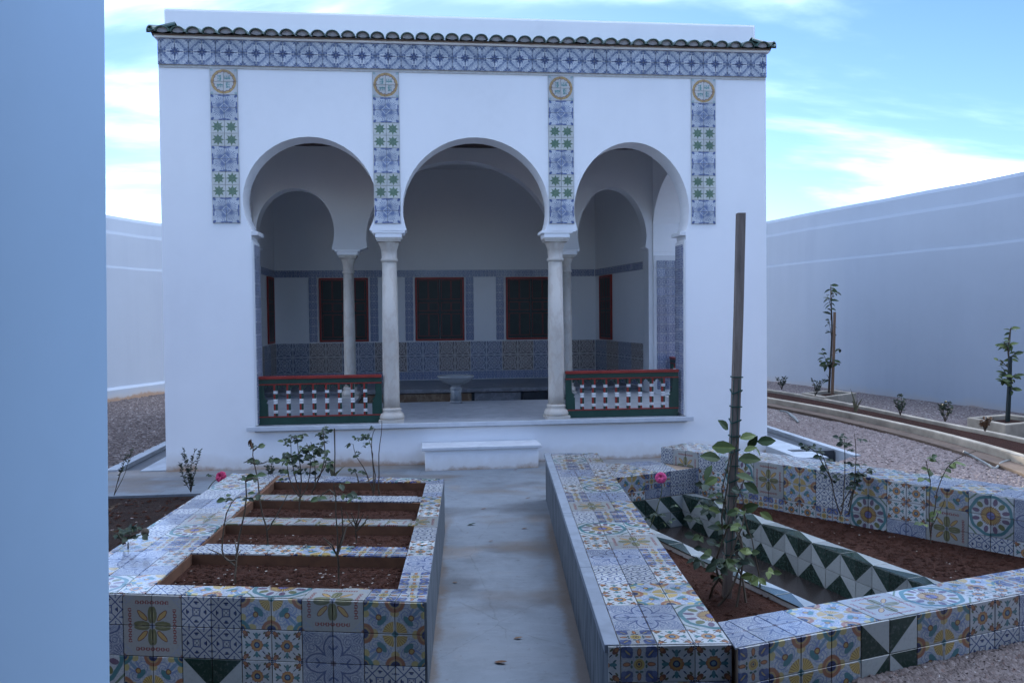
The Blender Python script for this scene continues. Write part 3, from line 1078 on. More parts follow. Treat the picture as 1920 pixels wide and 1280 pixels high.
# side walls with an arched opening each
sh = [(.62, .47), (.62, 2.75)] + arch(1.86, 3.0, 1.27, .92, 2.76) + [(3.10, 2.75), (3.10, .47)]
for u0, u1 in ((UL, .2), (6.45, UR)):
    wall_hole('side_wall', [(TH + .001, -.38), (3.105, -.38), (3.105, 4.652), (TH + .001, 4.652)], [sh[:-1] + [(3.098, .47)]] if False else [[(min(p[0], 3.09), p[1]) for p in sh]], u0, u1, M_PL, pv, lambda a, y, z: (y, a, z))
g = MB(); g.box(UL, .05, 3.107, 6.3, -.38, 4.652); g.box(.051, .2, 3.107, 3.4, -.38, 4.652)
g.prism([(6.45, 3.107), (UR, 3.107), (UR, 6.3), (6.08, 6.3), (6.08, 5.8)], -.38, 4.652)
g.box(.0, 6.5, 5.80, 6.29, -.38, 4.652)
obj('rear_wall', g, M_PLI, pv)
ih = [(.2, .40), (.26, .40), (.26, 2.8)] + arch(.84, 3.08, .585, .66, 2.83) + [(1.40, 2.80), (1.84, 2.80)] + arch(3.36, 2.98, 1.45, 1.20, 2.84) + [(4.86, 2.80), (5.26, 2.80)] + arch(5.79, 3.05, .56, .74, 2.84, pt=.2) + [(6.38, 2.8), (6.38, .40), (6.45, .40), (6.45, 4.38), (.2, 4.38)]
wall_hole('inner_arcade', ih, [], 3.11, 3.40, M_PLI, pv)
g = MB(); g.box(.2, 6.45, TH + .002, 3.25, 4.382, 4.46)
obj('ceiling', g, M_WOODC, pv)
g = MB(); g.box(.2, 6.45, 3.251, 5.8, 4.52, 4.6); obj('room_ceiling', g, M_PLI, pv)
g = MB(); g.box(UL + .01, UR - .01, .002, 6.28, 4.655, 4.94)
obj('roof_slab', g, M_PL, pv)
g = MB(); g.box(-.150, 6.913, .10, .34, 4.945, 5.335); g.box(-.128, .12, .341, 6.2, 4.945, 5.335); g.box(6.67, 6.913, .341, 6.2, 4.945, 5.335)
bm_par = obj('parapet', g, M_PL, pv, True, .03)
# floors and the sunken court
g = MB(); g.box(.803, 5.977, -.055, TH + .001, .44, .502); g.box(.2, 6.45, TH + .0015, 2.36, .44, .502); g.box(.2, 1.75, 2.361, 3.75, .44, .502); g.box(5.0, 6.45, 2.361, 3.75, .44, .502)
obj('floor', g, M_MAR, pv, True, .006)
g = MB(); g.box(.2, 6.45, TH, 3.78, -.3, .08); struct_floor = obj('sunken_floor', g, M_GREYM, pv)
g = MB(); g.box(.06, 6.4, 3.75, 5.8, .5, .56)
obj('platform_top', g, M_GREYM, pv, True, .01)
for i, (x0, x1, m) in enumerate(((745, 884, M_BROWNM), (890, 976, M_GREYM), (981, 1034, M_DARK), (640, 741, M_BROWNM))):
    u0, u1 = fac(x0, 740, 3.78)[0], fac(x1, 740, 3.78)[0]
    g = MB(); g.box(u0, u1, 3.77, 3.80, .09, .485); obj('panel', g, m, pv)
g = MB(); g.box(.3, 6.3, 3.81, 5.7, .08, .499); obj('platform_core', g, M_DARK, pv)
# sill slab, jamb strips, little cornices
g = MB(); g.box(.715, 6.05, -.075, -.056, .452, .506)
obj('sill', g, M_SILL, pv, True, .006)
for u0, u1, c0, c1 in ((.801, .823, .801, .872), (5.957, 5.979, 5.908, 5.979)):
    g = MB(); g.box(u0, u1, -.010, TH - .004, .507, 2.66); obj('jamb', g, M_PLI, pv, True, .004)
    g = MB(); g.box(c0, c1, -.004, TH, 2.725, 2.77); obj('jamb_cornice', g, M_PLI, pv, True, .004)

def column(u, n, base_z, shaft_r, top):
    c = bpy.data.objects.new('column', None); C.objects.link(c)
    c.parent = pv; c.location = (u, n, 0); c.empty_display_size = .1
    r, z = shaft_r, base_z
    g = MB(); g.lathe([(r * 1.04, z + .17), (r * 1.01, z + .3), (r, z + (top - z) * .45), (r * .88, top - .275)], seg=28)
    obj('shaft', g, M_MARC, c)
    g = MB(); g.box(-r * 1.5, r * 1.5, -r * 1.5, r * 1.5, z, z + .035)
    g.lathe([(r * 1.52, z + .036), (r * 1.58, z + .06), (r * 1.45, z + .10), (r * 1.12, z + .125), (r * 1.22, z + .14), (r * 1.22, z + .16), (r * 1.06, z + .172)], seg=28)
    obj('base', g, M_MARC, c)
    g = MB(); g.lathe([(r * .9, top - .28), (r * 1.05, top - .27), (r * 1.06, top - .245), (r * .92, top - .235), (r * .95, top - .13), (r * 1.05, top - .12), (r * 1.06, top - .105), (r * 1.25, top - .06), (r * 1.32, top - .045)], seg=28)
    g.box(-r * 1.42, r * 1.42, -r * 1.42, r * 1.42, top - .044, top - .022); g.box(-r * 1.52, r * 1.52, -r * 1.52, r * 1.52, top - .021, top)
    obj('capital', g, M_MARC, c)
    g = MB()
    g.box(-.155, .155, -.155, .155, top + .001, top + .05); g.box(-.19, .19, -.165, .165, top + .0505, top + .085)
    obj('impost', g, M_PL, c, True, .006)
    return c
column(2.372, .165, .503, .098, 2.70)
column(4.385, .165, .503, .098, 2.70)
column(1.62, 3.255, .503, .090, 2.72)
column(5.06, 3.255, .503, .090, 2.72)

# tiles of the pavilion
tl = Tiling(pv, 290)
# frieze: motif centre k at u = .6 k; the row is cut after the 37th tile
g = MB(); g.box(UL, UR, -.022, -.001, 4.653, 4.945); g.box(UL + .005, UR - .005, -.012, -.0005, 4.625, 4.652)
obj('frieze', g, M_GROUTW, pv, True, .003)
PF = lambda c, r: ('frieze', turn(c + 1, r))
tl.surf((-.15 - .15, -.0225, 4.655), (1, 0, 0), (0, 0, 1), 28, 2, PF, [(.112, 0), (3.75, 0), (3.75, .29), (.112, .29)], (.15, .145))
tl.surf((3.498, -.0225, 4.655), (1, 0, 0), (0, 0, 1), 26, 2, lambda c, r: ('frieze', turn(c, r)), [(-.045, 0), (3.50, 0), (3.50, .29), (-.045, .29)], (.15, .145), c0=-1)
for u in (.5276, 2.3659, 4.4412, 6.2034):
    g = MB(); g.box(u - .156, u + .156, -.006, -.0005, 2.86, 4.624); obj('pilaster_strip', g, M_GROUTW, pv)
    seq = ['rays', 'greenstar', 'rays', 'greenstar', 'rays', 'roundel']
    tl.surf((u - .15, -.0065, 2.862), (1, 0, 0), (0, 0, 1), 2, 12, lambda c, r: (seq[r // 2], 0 if PAT[seq[r // 2]][1] else turn(c, r)), None, (.15, .1467))
AR = lambda c, r: ('arabesque', 0)
# jamb tiles, seen on the inner faces of the opening and on the pier of the side arch
tl.surf((.8235, .035, .52), (0, 1, 0), (0, 0, 1), 2, 14, AR, [(.0, 0), (.29, 0), (.29, 2.1), (.0, 2.1)])
tl.surf((5.9565, .325, .52), (0, -1, 0), (0, 0, 1), 2, 14, AR, [(.0, 0), (.29, 0), (.29, 2.1), (.0, 2.1)])
g = MB(); g.box(6.46, 6.99, 3.075, 3.089, .5, 2.70); obj('pier_panel', g, M_PLI, pv)
tl.surf((6.50, 3.074, .55), (1, 0, 0), (0, 0, 1), 3, 14, AR, [(0, 0), (.45, 0), (.45, 2.07), (0, 2.07)])
# rear wall: band, uprights beside the shutters, dado
inner = Tiling(pv, 0)
NB = 5.798
WIN = [(.857, 1.758), (2.628, 3.547), (4.342, 5.297)]
inner.surf((.06, NB, 2.50), (1, 0, 0), (0, 0, 1), 41, 1, AR, [(0, 0), (6.0, 0), (6.0, .13), (0, .13)])
for a, b in WIN:
    for u in (a - .19, b + .03):
        inner.surf((u, NB, 1.30), (1, 0, 0), (0, 0, 1), 1, 8, AR, None, (.15, .15))
DP = lambda c, r: ('arabesque', 0) if r == 0 else (('dadobrown' if ((c // 4) % 2) else 'dadoblue', turn(c, r + 1)) if (c % 4) < 3 or 1 else None)
inner.surf((.06, NB, .57), (1, 0, 0), (0, 0, 1), 41, 5, DP, [(0, 0), (6.0, 0), (6.0, .71), (0, .71)])
d = Vector((6.08 - 6.45, 5.8 - 3.11, 0)); d.normalize()
inner.surf((6.078, 5.79, .57), (-d.x, -d.y, 0), (0, 0, 1), 17, 5, DP, [(0, 0), (2.3, 0), (2.3, .71), (0, .71)])
inner.surf((6.078, 5.79, 2.50), (-d.x, -d.y, 0), (0, 0, 1), 17, 1, AR, [(0, 0), (2.3, 0), (2.3, .13), (0, .13)])
inner.surf((.052, 3.45, .57), (0, 1, 0), (0, 0, 1), 16, 5, DP, [(0, 0), (2.34, 0), (2.34, .71), (0, .71)])
inner.surf((.052, 3.45, 2.50), (0, 1, 0), (0, 0, 1), 16, 1, AR, [(0, 0), (2.34, 0), (2.34, .13), (0, .13)])
tl.build()
inner.build(rest='inner_tile_field')
# shutters
def shutter(M, w, h):
    f = MB()
    b = .035
    f.box(0, w, -.03, .0, 0, b); f.box(0, w, -.03, .0, h - b, h); f.box(0, b, -.03, 0, b, h - b); f.box(w - b, w, -.03, 0, b, h - b)
    fr = obj('window_frame', f, M_RED, pv, True, .004, M)
    for k in (0, 1):
        x0, x1 = b + k * (w / 2 - b) + .003, w / 2 + k * (w / 2 - b) - .003
        g = MB(); g.box(x0, x1, -.02, -.001, b + .003, h - b - .003)
        sh_ = obj('shutter_leaf', g, M_BLACK, fr)
        r, rd_ = MB(), MB()
        for i, (za, zb) in enumerate(((.08, .42), (.48, .60), (.66, .95))):
            za, zb = za * h, zb * h
            for xa, xb in ((x0 + .03, (x0 + x1) / 2 - .012), ((x0 + x1) / 2 + .012, x1 - .03)):
                g2 = (xa, xb)
                r.box(xa, xb, -.026, -.0235, za, zb)
                rd_.box(xa - .007, xb + .007, -.0233, -.0203, za - .007, zb + .007)
        obj('moulding', rd_, M_RED, fr); obj('panel', r, M_BLACK, fr)
for a, b in WIN: shutter(Matrix.Translation((a, NB - .001, 1.30)), b - a, 1.19)
shutter(Matrix.Translation((.052, 5.0, 1.30)) @ Matrix.Rotation(PI / 2, 4, 'Z'), .6, 1.19)
ang = math.atan2(-d.y, -d.x)
shutter(Matrix.Translation(Vector((6.076, 5.79, 1.30)) - d * .28) @ Matrix.Rotation(ang, 4, 'Z'), .62, 1.19)
# roof tiles
g = MB(); g.box(UL - .03, UR + .03, -.055, .10, 4.946, 4.975)
obj('cornice', g, M_PL, pv, True, .006)
g = MB()
g.face([(UL - .03, -.10, 4.976), (UR + .03, -.10, 4.976), (UR + .03, .10, 5.03), (UL - .03, .10, 5.03)])
g.face([(UL - .03, -.10, 4.976), (UL - .03, .10, 5.03), (UL - .03, .10, 4.976)]); g.face([(UR + .03, -.10, 4.976), (UR + .03, .10, 4.976), (UR + .03, .10, 5.03)])
g.face([(UL - .03, -.10, 4.976), (UL - .03, .10, 4.976), (UR + .03, .10, 4.976), (UR + .03, -.10, 4.976)])
obj('mortar_bed', g, M_GROUT, pv)
def barrel(L, r0, r1, seg=8):
    g = MB()
    th = .014
    P = [[((r0 if e == 0 else r1) * q * math.cos(PI * k / seg), e * L, (r0 if e == 0 else r1) * q * math.sin(PI * k / seg) * .80) for k in range(seg + 1)] for e in (0, 1) for q in (1, 1 - th / r0)]
    a, ai, b, bi = P
    for k in range(seg):
        g.face([a[k], a[k + 1], b[k + 1], b[k]][::-1], 0, None, True)
        g.face([ai[k], ai[k + 1], bi[k + 1], bi[k]], 0, None, True)
        g.face([a[k], a[k + 1], ai[k + 1], ai[k]]); g.face([b[k], b[k + 1], bi[k + 1], bi[k]][::-1])
    return g.mesh('roof_tile', M_ROOF)
bar = barrel(.30, .080, .072)
nt_ = 42
for i in range(nt_):
    u = -.10 + i * (7.00 / (nt_ - 1))
    M = Matrix.Translation((u + R.uniform(-.006, .006), -.155 + R.uniform(-.012, .012), 4.978 + R.uniform(-.004, .004))) @ Matrix.Rotation(math.radians(13) + R.uniform(-.02, .02), 4, 'X') @ Matrix.Rotation(R.uniform(-.03, .03), 4, 'Z')
    link('roof_tile', bar, pv, M)
for i in range(5):                                        # tiles that turn round the two corners
    for sx, u in ((-1, UL - .02), (1, UR + .02)):
        M = Matrix.Translation((u + sx * .045, -.05 + i * .17, 4.985)) @ Matrix.Rotation(sx * PI / 2, 4, 'Z') @ Matrix.Rotation(math.radians(16), 4, 'X')
        link('roof_tile', bar, pv, M)
for sx, u in ((-1, UL - .015), (1, UR + .015)):
    M = Matrix.Translation((u + sx * .035, -.120, 4.995)) @ Matrix.Rotation(sx * PI / 4, 4, 'Z') @ Matrix.Rotation(math.radians(12), 4, 'X')
    link('roof_tile', bar, pv, M)
plug = MB()
for k in range(8):
    a, b = PI * k / 8, PI * (k + 1) / 8
    q = lambda t: (.060 * math.cos(t), .03, .060 * math.sin(t) * .85)
    plug.face([(0, .03, -.01), q(b), q(a)])
plug_m = plug.mesh('mortar_fill', m_simple('grey_mortar', (.34, .33, .33), .9, .3, 30))
for o_ in [o_ for o_ in pv.children if o_.name.startswith('roof_tile')]: link('mortar_fill', plug_m, o_, Matrix())
pan = MB()
for i in range(nt_ - 1):
    u = -.10 + (i + .5) * (7.00 / (nt_ - 1))
    for k in range(4):
        a, b = PI + PI * k / 4, PI + PI * (k + 1) / 4
        f = lambda q, y, z: (u + .05 * math.cos(q), y, z + .05 * math.sin(q) * .6)
        pan.face([f(a, -.13, 5.0), f(b, -.13, 5.0), f(b, .12, 5.065), f(a, .12, 5.065)], 0, None, True)
obj('pan_tile', pan, M_ROOF, pv, False)

# masonry step in front of the middle arch
st = thing('step', 'low white masonry step with a marble tread below the middle arch', 'step', fp(3.42, 0), YAW)
g = MB(); g.box(-.655, .655, -.42, -.002, -.05, .232); obj('riser', g, M_PL, st, True, .012)
g = MB(); g.box(-.69, .69, -.45, -.002, .233, .268); obj('tread', g, M_SILL, st, True, .006)

# balustrades
def balustrade(label, u0, u1, n, flip, group=None, rot=None, group_name='painted balustrades of the pavilion'):
    W_ = u1 - u0
    t = thing('balustrade', label, 'balustrade', fp(u0, n, .503) if rot is None else rot[0], YAW if rot is None else rot[1], group_name)
    g = MB(); g.box(0, W_, -.035, .035, .540, .575); g.box(.0, W_, -.025, .025, .470, .484); g.box(.0, W_, -.025, .025, .088, .100)
    obj('rail', g, M_RED, t, True, .004)
    g = MB(); g.box(.004, W_ - .004, -.024, .024, .485, .539); obj('top_board', g, M_GREEN, t, True, .003)
    g = MB(); g.box(.004, W_ - .004, -.024, .024, .002, .087); obj('bottom_board', g, M_GREEN, t, True, .003)
    for s in (0, 1):
        pr = [(0, .101), (.115, .101), (.115, .20), (.10, .235), (.118, .27), (.085, .305), (.085, .33), (.075, .40), (.075, .43), (.0, .469)]
        pr = [(0, .101), (.115, .101), (.115, .24), (.10, .26), (.112, .285), (.082, .31), (.075, .33), (.075, .469), (0, .469)]
        if s: pr = [(W_ - a, b) for a, b in pr][::-1]
        g = MB()
        gg = MB(); gg.prism(pr, -.02, .02)
        for f, mi in zip(gg.f, gg.mi): g.face([(gg.v[i][0], gg.v[i][2], gg.v[i][1]) for i in f])
        obj('end_post', g, M_GREEN, t)
    nb = 8
    sp = (W_ - .40) / (nb - 1)
    for i in range(nb):
        x = .205 + i * sp
        g = MB()
        zs = [.101, .13, .155, .21, .245, .295, .36, .385, .469]
        zs = [(.101, .135, 'c'), (.1355, .172, 'w'), (.1725, .245, 'c'), (.2455, .305, 'w'), (.3055, .365, 'c'), (.3655, .402, 'w'), (.4025, .469, 'c')]
        for j, (a, b, k) in enumerate(zs):
            for q in (0, 1):
                xa = x - .0215 + q * .022
                if k == 'w':
                    m = (a + b) / 2
                    for za, zb in ((a + .002, m - .002), (m + .002, b - .002)): g.box(xa - .001, xa + .021, -.0225, .0225, za, zb, 0)
                    g.box(xa + .002, xa + .018, -.017, .017, a - .0004, b + .0004, 2)
                else: g.box(xa, xa + .0205, -.020, .020, a, b, 1 if (q + flip + (1 if j in (2, ) and flip else 0) + (1 if j == 4 and flip else 0)) % 2 == 0 else 2)
        obj('baluster', g, [M_WHITE, M_RED, M_GREEN], t, False)
        if i < nb - 1 or 1:
            v = MB()
            xm = x + sp / 2
            for xx in ([xm] if i < nb - 1 else []) + ([x - sp / 2] if i == 0 else []):
                h = sp / 2 - .03
                p = [(xx - h, .469), (xx - h, .432), (xx - h * .7, .425), (xx - h * .55, .448), (xx - h * .25, .452), (xx, .4685), (xx + h * .25, .452), (xx + h * .55, .448), (xx + h * .7, .425), (xx + h, .432), (xx + h, .469)]
                for a, b in zip(p[1:-1], p[2:-1]):
                    for y in (-.012, .012): v.face([(a[0], y, a[1]), (b[0], y, b[1]), (b[0], y, .4695), (a[0], y, .4695)])
                    v.face([(a[0], -.012, a[1]), (b[0], -.012, b[1]), (b[0], .012, b[1]), (a[0], .012, a[1])])
            if v.f: obj('valance', v, M_GREEN, t)
    return t
balustrade('green and red balustrade with striped balusters under the left arch', .815, 2.262, .12, 0)
balustrade('green and red balustrade with striped balusters under the right arch', 4.492, 5.915, .12, 1)
balustrade('balustrade in the side opening at the right, mostly hidden behind the front balustrade', 0, 2.3, 0, 0, None, (fp(6.72, .72, .503), YAW + PI / 2))

# fountain
p = fp(fac(855, 750, 2.12)[0], 2.12, .503)
ft = thing('fountain', 'small grey marble basin on a fluted foot standing in the middle arch', 'fountain', p)
g = MB(); g.lathe([(.085, .001), (.085, .03), (.075, .035)], seg=24); g.lathe([(.078, .036), (.072, .15), (.082, .20)], seg=40, rfun=lambda r, z, k: r * (1 + .07 * (k % 4 < 2)))
g.lathe([(.09, .201), (.095, .215), (.075, .225), (.08, .25), (.12, .275)], seg=24)
obj('pedestal', g, M_MARF, ft)
g = MB(); g.lathe([(.11, .276), (.17, .295), (.225, .335), (.235, .355), (.245, .36), (.262, .375), (.265, .40), (.245, .402), (.21, .37), (.10, .33)], seg=48, rfun=lambda r, z, k: r * (1 + (.03 if z < .36 else 0) * (k % 4 < 2)))
obj('bowl', g, M_MARF, ft)

# ------------------------------------------------------------------ tiled planters
T0 = .445
def reg(O, U, V, pts):
    """ground points -> (u, v) of a surface frame, counter-clockwise"""
    q = [((p[0] - O[0]) * U[0] + (p[1] - O[1]) * U[1], (p[0] - O[0]) * V[0] + (p[1] - O[1]) * V[1]) for p in pts]
    a = sum(q[i][0] * q[(i + 1) % len(q)][1] - q[(i + 1) % len(q)][0] * q[i][1] for i in range(len(q)))
    return q if a > 0 else q[::-1]
class Planter:
    def __init__(s, name, label, cat, loc, cap=290):
        s.t = thing(name, label, cat, loc)
        s.o = Vector(loc)
        s.tl = Tiling(s.t, cap)
    def body(s, name, poly, z0, z1, mat, bevel=0):
        g = MB(); g.prism([(p[0] - s.o.x, p[1] - s.o.y) for p in poly], z0 - s.o.z, z1 - s.o.z)
        return obj(name, g, mat, s.t, True, bevel)
    def top(s, O, U, z, pts, pick, T=(.15, .15)):
        U = Vector((U[0], U[1], 0)).normalized(); V = Vector((-U.y, U.x, 0))
        r = reg(O, U, V, pts)
        c0, c1 = math.floor(min(p[0] for p in r) / T[0]), math.ceil(max(p[0] for p in r) / T[0])
        r0, r1 = math.floor(min(p[1] for p in r) / T[1]), math.ceil(max(p[1] for p in r) / T[1])
        s.tl.surf(Vector((O[0], O[1], z - TT)) - s.o, U, V, c1, r1, pick, r, T, c0, r0)
    def side(s, O, U, z0, z1, u0, u1, pick, zt=None, T=(.15, .15)):
        """vertical face from z0 to z1; tile rows counted so that a row ends at zt"""
        U = Vector((U[0], U[1], 0)).normalized(); V = Vector((0, 0, 1))
        zt = z1 if zt is None else zt
        nr = math.ceil((zt - z0) / T[1] - 1e-6)
        zb = zt - nr * T[1]
        r = [(u0, z0 - zb), (u1, z0 - zb), (u1, z1 - zb), (u0, z1 - zb)]
        s.tl.surf(Vector((O[0], O[1], zb)) - s.o, U, V, math.ceil(u1 / T[0]), nr, pick, r, T, math.floor(u0 / T[0]), 0)
        return nr

def dict_pick(d, fallback):
    return lambda c, r: d.get((c, r)) or fallback(c, r)

# ---- right planter
rp = Planter('tiled_planter', 'large sunken planter on the right, tiled all over, with green and white zigzag inside', 'planter', (2.0, 5.4, 0), 292)
US = Vector((1, .0137, 0)).normalized(); VS = Vector((-.0137, 1, 0)).normalized()
OS = Vector((.423, 3.285, 0))
def sp_(u, v): q = OS + US * u + VS * v; return (q.x, q.y)
UR_ = Vector((.929, .371, 0)).normalized(); VR_ = Vector((-UR_.y, UR_.x, 0))
OR_ = Vector((.875, 3.245, 0))
def rm(u, v): q = OR_ + UR_ * u + VR_ * v; return (q.x, q.y)
UD = Vector((.657, -.754, 0)).normalized(); VD = Vector((-UD.y, UD.x, 0))
OD = Vector((1.475, 8.183, 0))
def rd(u, v): q = OD + UD * u + VD * v; return (q.x, q.y)
UL_ = Vector((.879, .476, 0)).normalized(); VL_ = Vector((-UL_.y, UL_.x, 0))
OL = Vector((.812, 7.36, 0))
def ld(u, v): q = OL + UL_ * u + VL_ * v; return (q.x, q.y)
UZ = Vector((1.263, -3.471, 0)).normalized(); VZ = Vector((-UZ.y, UZ.x, 0))
OZ = Vector((1.604, 7.789, 0))
def zg(u, v): q = OZ + UZ * u + VZ * v; return (q.x, q.y)
UV_ = Vector((1.14, -2.963, 0)).normalized(); VV = Vector((-UV_.y, UV_.x, 0))
OV = Vector((.825, 6.92, 0))
def dv(u, v): q = OV + UV_ * u + VV * v; return (q.x, q.y)
e = TT + .0005
rp.body('strip_body', [sp_(-.002, e), sp_(.45 - e, e), sp_(.45 - e, 4.6), sp_(-.002, 4.6)], -.35, T0 - e, M_GROUT)
rp.body('front_body', [rm(.02, e), rm(4.6, e), rm(4.6, .257), rm(.11, .257)], -.35, T0 - e, M_GROUT)
rp.body('ridge_body', [rd(.003, e), rd(4.8, e), rd(4.8, .455), rd(.003, .455)], -.35, T0 - e, M_GROUT)
rp.body('ledge_body', [ld(.02, e), ld(1.07, e), rd(-.003, .03), (1.46, 8.29), (.79, 8.04)], -.35, .30 - e, M_GROUT)
rp.body('zigzag_body', [zg(-.05, e), zg(3.70, e), zg(3.78, .13), zg(.03, .13)], -.35, .06 - e, M_GROUT)
rp.body('divider_body', [dv(.0, .004), dv(3.20, .004), dv(3.25, .12), dv(.3, .12)], -.35, .06 - e, M_GROUTW)
for v0, v1 in ((.0, 1.02), (1.024, 2.2), (2.204, 3.4), (3.404, 4.6)):
    rp.body('marble_panel', [sp_(-.050, v0 + .004), sp_(-.003, v0 + .004), sp_(-.003, v1), sp_(-.050, v1)], -.2, .409, M_MARV, .003)
    rp.body('coping', [sp_(-.064, v0 - .002 if v0 == 0 else v0), sp_(-.002, v0 - .002 if v0 == 0 else v0), sp_(-.002, v1), sp_(-.064, v1)], .411, T0 + .003, M_COP, .004)
rp.body('soil', [(.82, 6.9), (.868, 3.5), (1.4, 3.65), dv(3.2, .0), dv(0, .0)], -.3, .022, M_SOIL)
rp.body('soil', [zg(.0, .131), rd(.4, .0), rd(4.4, .0), rm(3.6, .25), zg(3.8, .131)], -.3, .035, M_SOIL)
M_WET = m_simple('wet_dark_floor', (.028, .022, .020), .22, .4, 6)
rp.body('basin_floor', [(.80, 7.4), (.80, 6.8), dv(.1, .1), dv(3.3, .1), zg(3.8, .02), zg(-.1, .02)], -.34, -.235, M_WET)
# strip top
st_t = grid([('bluecross', 0, 1, 0, 1), ('sunflower', 1, 3, 0, 1), ('bluescroll', 0, 2, 1, 3), ('bigsun', 2, 3, 1, 3),
             ('sunflower', 0, 1, 3, 5), ('scroll', 1, 3, 3, 5), ('lattice', 0, 2, 5, 7), ('sunflower', 2, 3, 5, 7),
             ('bluescroll', 0, 2, 7, 9), ('bluecross', 2, 3, 7, 9), ('sunflower', 0, 1, 9, 11), ('star', 1, 3, 9, 11),
             ('bigsun', 0, 2, 11, 13, 0, 0), ('sunflower', 2, 3, 11, 12), ('bigsun', 2, 3, 12, 13), ('lattice', 0, 1, 13, 15), ('bluecross', 1, 3, 13, 15),
             ('star', 0, 2, 15, 17), ('scroll', 2, 3, 15, 17), ('bluecross', 0, 1, 17, 19), ('bluescroll', 1, 3, 17, 19), ('sunflower', 0, 1, 19, 21), ('bigsun', 1, 3, 19, 21),
             ('lattice', 0, 1, 21, 23), ('scroll', 1, 3, 21, 23), ('bluescroll', 0, 2, 23, 25), ('sunflower', 2, 3, 23, 25), ('bluecross', 0, 2, 25, 27), ('lattice', 2, 3, 25, 27), ('bigsun', 0, 2, 27, 29), ('star', 2, 3, 27, 29)])
rp.top(OS, US, T0, [sp_(0, 0), sp_(.45, 0), sp_(.45, 4.6), sp_(0, 4.6)], dict_pick(st_t, patch(11)))
# strip front
rp.side(OS, US, -.1, T0 - .002, -.05, .45, dict_pick({(-1, 3): ('sunflower', 0), (0, 3): ('bluecross', 0), (1, 3): ('sunflower', 0), (2, 3): ('sunflower', 0)}, patch(5)), T0 - .002)
# inner side of the strip above the basin (seen from other places)
rp.side(OS + US * .45 + VS * 4.6, -VS, .0, T0 - .002, 0.0, 4.4, patch(17), T0 - .002) if False else None
# rim
rim_t = grid([('bluescroll', 0, 1, 0, 2), ('lattice', 1, 1, 0, 2), ('bluescroll', 1, 3, 0, 2), ('scroll', 3, 5, 0, 2), ('star', 5, 7, 0, 2), ('bigsun', 7, 9, 0, 2), ('sunflower', 9, 11, 0, 1), ('scroll', 9, 11, 1, 2), ('bluecross', 11, 13, 0, 2), ('lattice', 13, 15, 0, 2)])
rp.top(OR_, UR_, T0, [rm(0, 0), rm(4.5, 0), rm(4.5, .257), rm(.1, .257)], dict_pick(rim_t, patch(23)), (.15, .1285))
rf = grid([('bluecross', 0, 1, 2, 4), ('scroll', 1, 4, 2, 4), ('sunflower', 1, 4, 0, 2), ('scroll', 6, 8, 1, 4, 0, 1), ('sunflower', 8, 10, 3, 4), ('lattice', 8, 10, 0, 3), ('bluescroll', 10, 12, 2, 4), ('bigsun', 12, 14, 2, 4)])
for (c, r), k in {(4, 3): 3, (5, 3): 2, (4, 2): 0, (5, 2): 1, (4, 1): 3, (5, 1): 2}.items(): rf[(c, r)] = ('diag', k)
rp.side(OR_, UR_, -.1, T0 - .002, .012, 4.5, dict_pick(rf, patch(31)), T0 - .002, (.16, .15))
# ridge
rg_f = grid([('lattice', 0, 1, 2, 3), ('star', 1, 3, 2, 3, 0, 1), ('lattice', 3, 5, 2, 3), ('sunflower', 3, 5, 0, 2), ('bigsun', 5, 7, 1, 3), ('star', 7, 9, 1, 3), ('bluecross', 7, 9, 0, 1), ('scroll', 9, 11, 1, 3), ('sunflower', 9, 11, 0, 1), ('lattice', 11, 13, 1, 3), ('bluecross', 11, 13, 0, 1), ('scroll', 13, 15, 2, 3, 0, 1), ('bigsun', 13, 15, 0, 2), ('sunflower', 15, 17, 1, 3), ('bluescroll', 15, 17, 0, 1, 0, 1), ('scroll', 17, 19, 2, 3, 0, 1), ('star', 17, 19, 0, 2), ('bigsun', 19, 21, 1, 3), ('lattice', 19, 21, 0, 1), ('bluescroll', 21, 23, 1, 3)])
rp.side(OD, UD, -.005, T0 - .002, 0, 4.7, dict_pick(rg_f, patch(41)), T0 - .002)
rp.side(Vector((*rd(0, .455), 0)), -VD, .0, T0 - .002, 0, .455, patch(43), T0 - .002)
rp.top(OD, UD, T0, [rd(0, 0), rd(4.7, 0), rd(4.7, .455), rd(0, .455)], patch(47))
# ledge
rp.top(OL, UL_, .30, [ld(0, 0), ld(1.075, 0), rd(-.0, .0), (1.46, 8.28), (.79, 8.04)], patch(53))
lf = grid([('scroll', 1, 3, 1, 2, 0, 0), ('sunflower', 1, 3, 0, 1), ('bluecross', 3, 5, 1, 2), ('bluescroll', 3, 5, 0, 1, 0, 1), ('lattice', 5, 8, 0, 2)])
rp.side(OL, UL_, .062, .298, .01, 1.06, dict_pick(lf, patch(59)), .298)
def zz(c, r, top):
    if top: return ('diag', 3 if c % 2 == 0 else 2)
    return ('diag', 0 if c % 2 == 0 else 1)
ZT = {(0, 1): 3, (1, 1): 2, (0, 0): 2, (1, 0): 3}
def zig_pick(c, r):
    # upper row: dark triangle hanging down over two tiles; lower row: dark triangle standing up, half a step on
    if r == 1: return ('diag', 1 if c % 2 == 0 else 2)
    return ('diag', 0 if c % 2 == 1 else 3)
def slant_pick(c, r): return ('diag', (1 if (c + r) % 2 else 3))
rp.side(OL, UL_, -.238, .058, .01, .95, slant_pick, .058)
rp.side(OZ, UZ, -.238, .058, .0, 3.72, zig_pick, .058)
rp.top(OZ, UZ, .06, [zg(-.04, 0), zg(3.72, 0), zg(3.78, .13), zg(.02, .13)], lambda c, r: ('diag', 1 if c % 2 == 0 else 2) if False else ('diag', (0, 3)[c % 2]), (.30, .13))
rp.top(OV, UV_, .06, [dv(0, .0), dv(3.2, .0), dv(3.25, .12), dv(.2, .12)], lambda c, r: ('diag', (0, 3)[c % 2]), (.30, .12))
rp.tl.build()

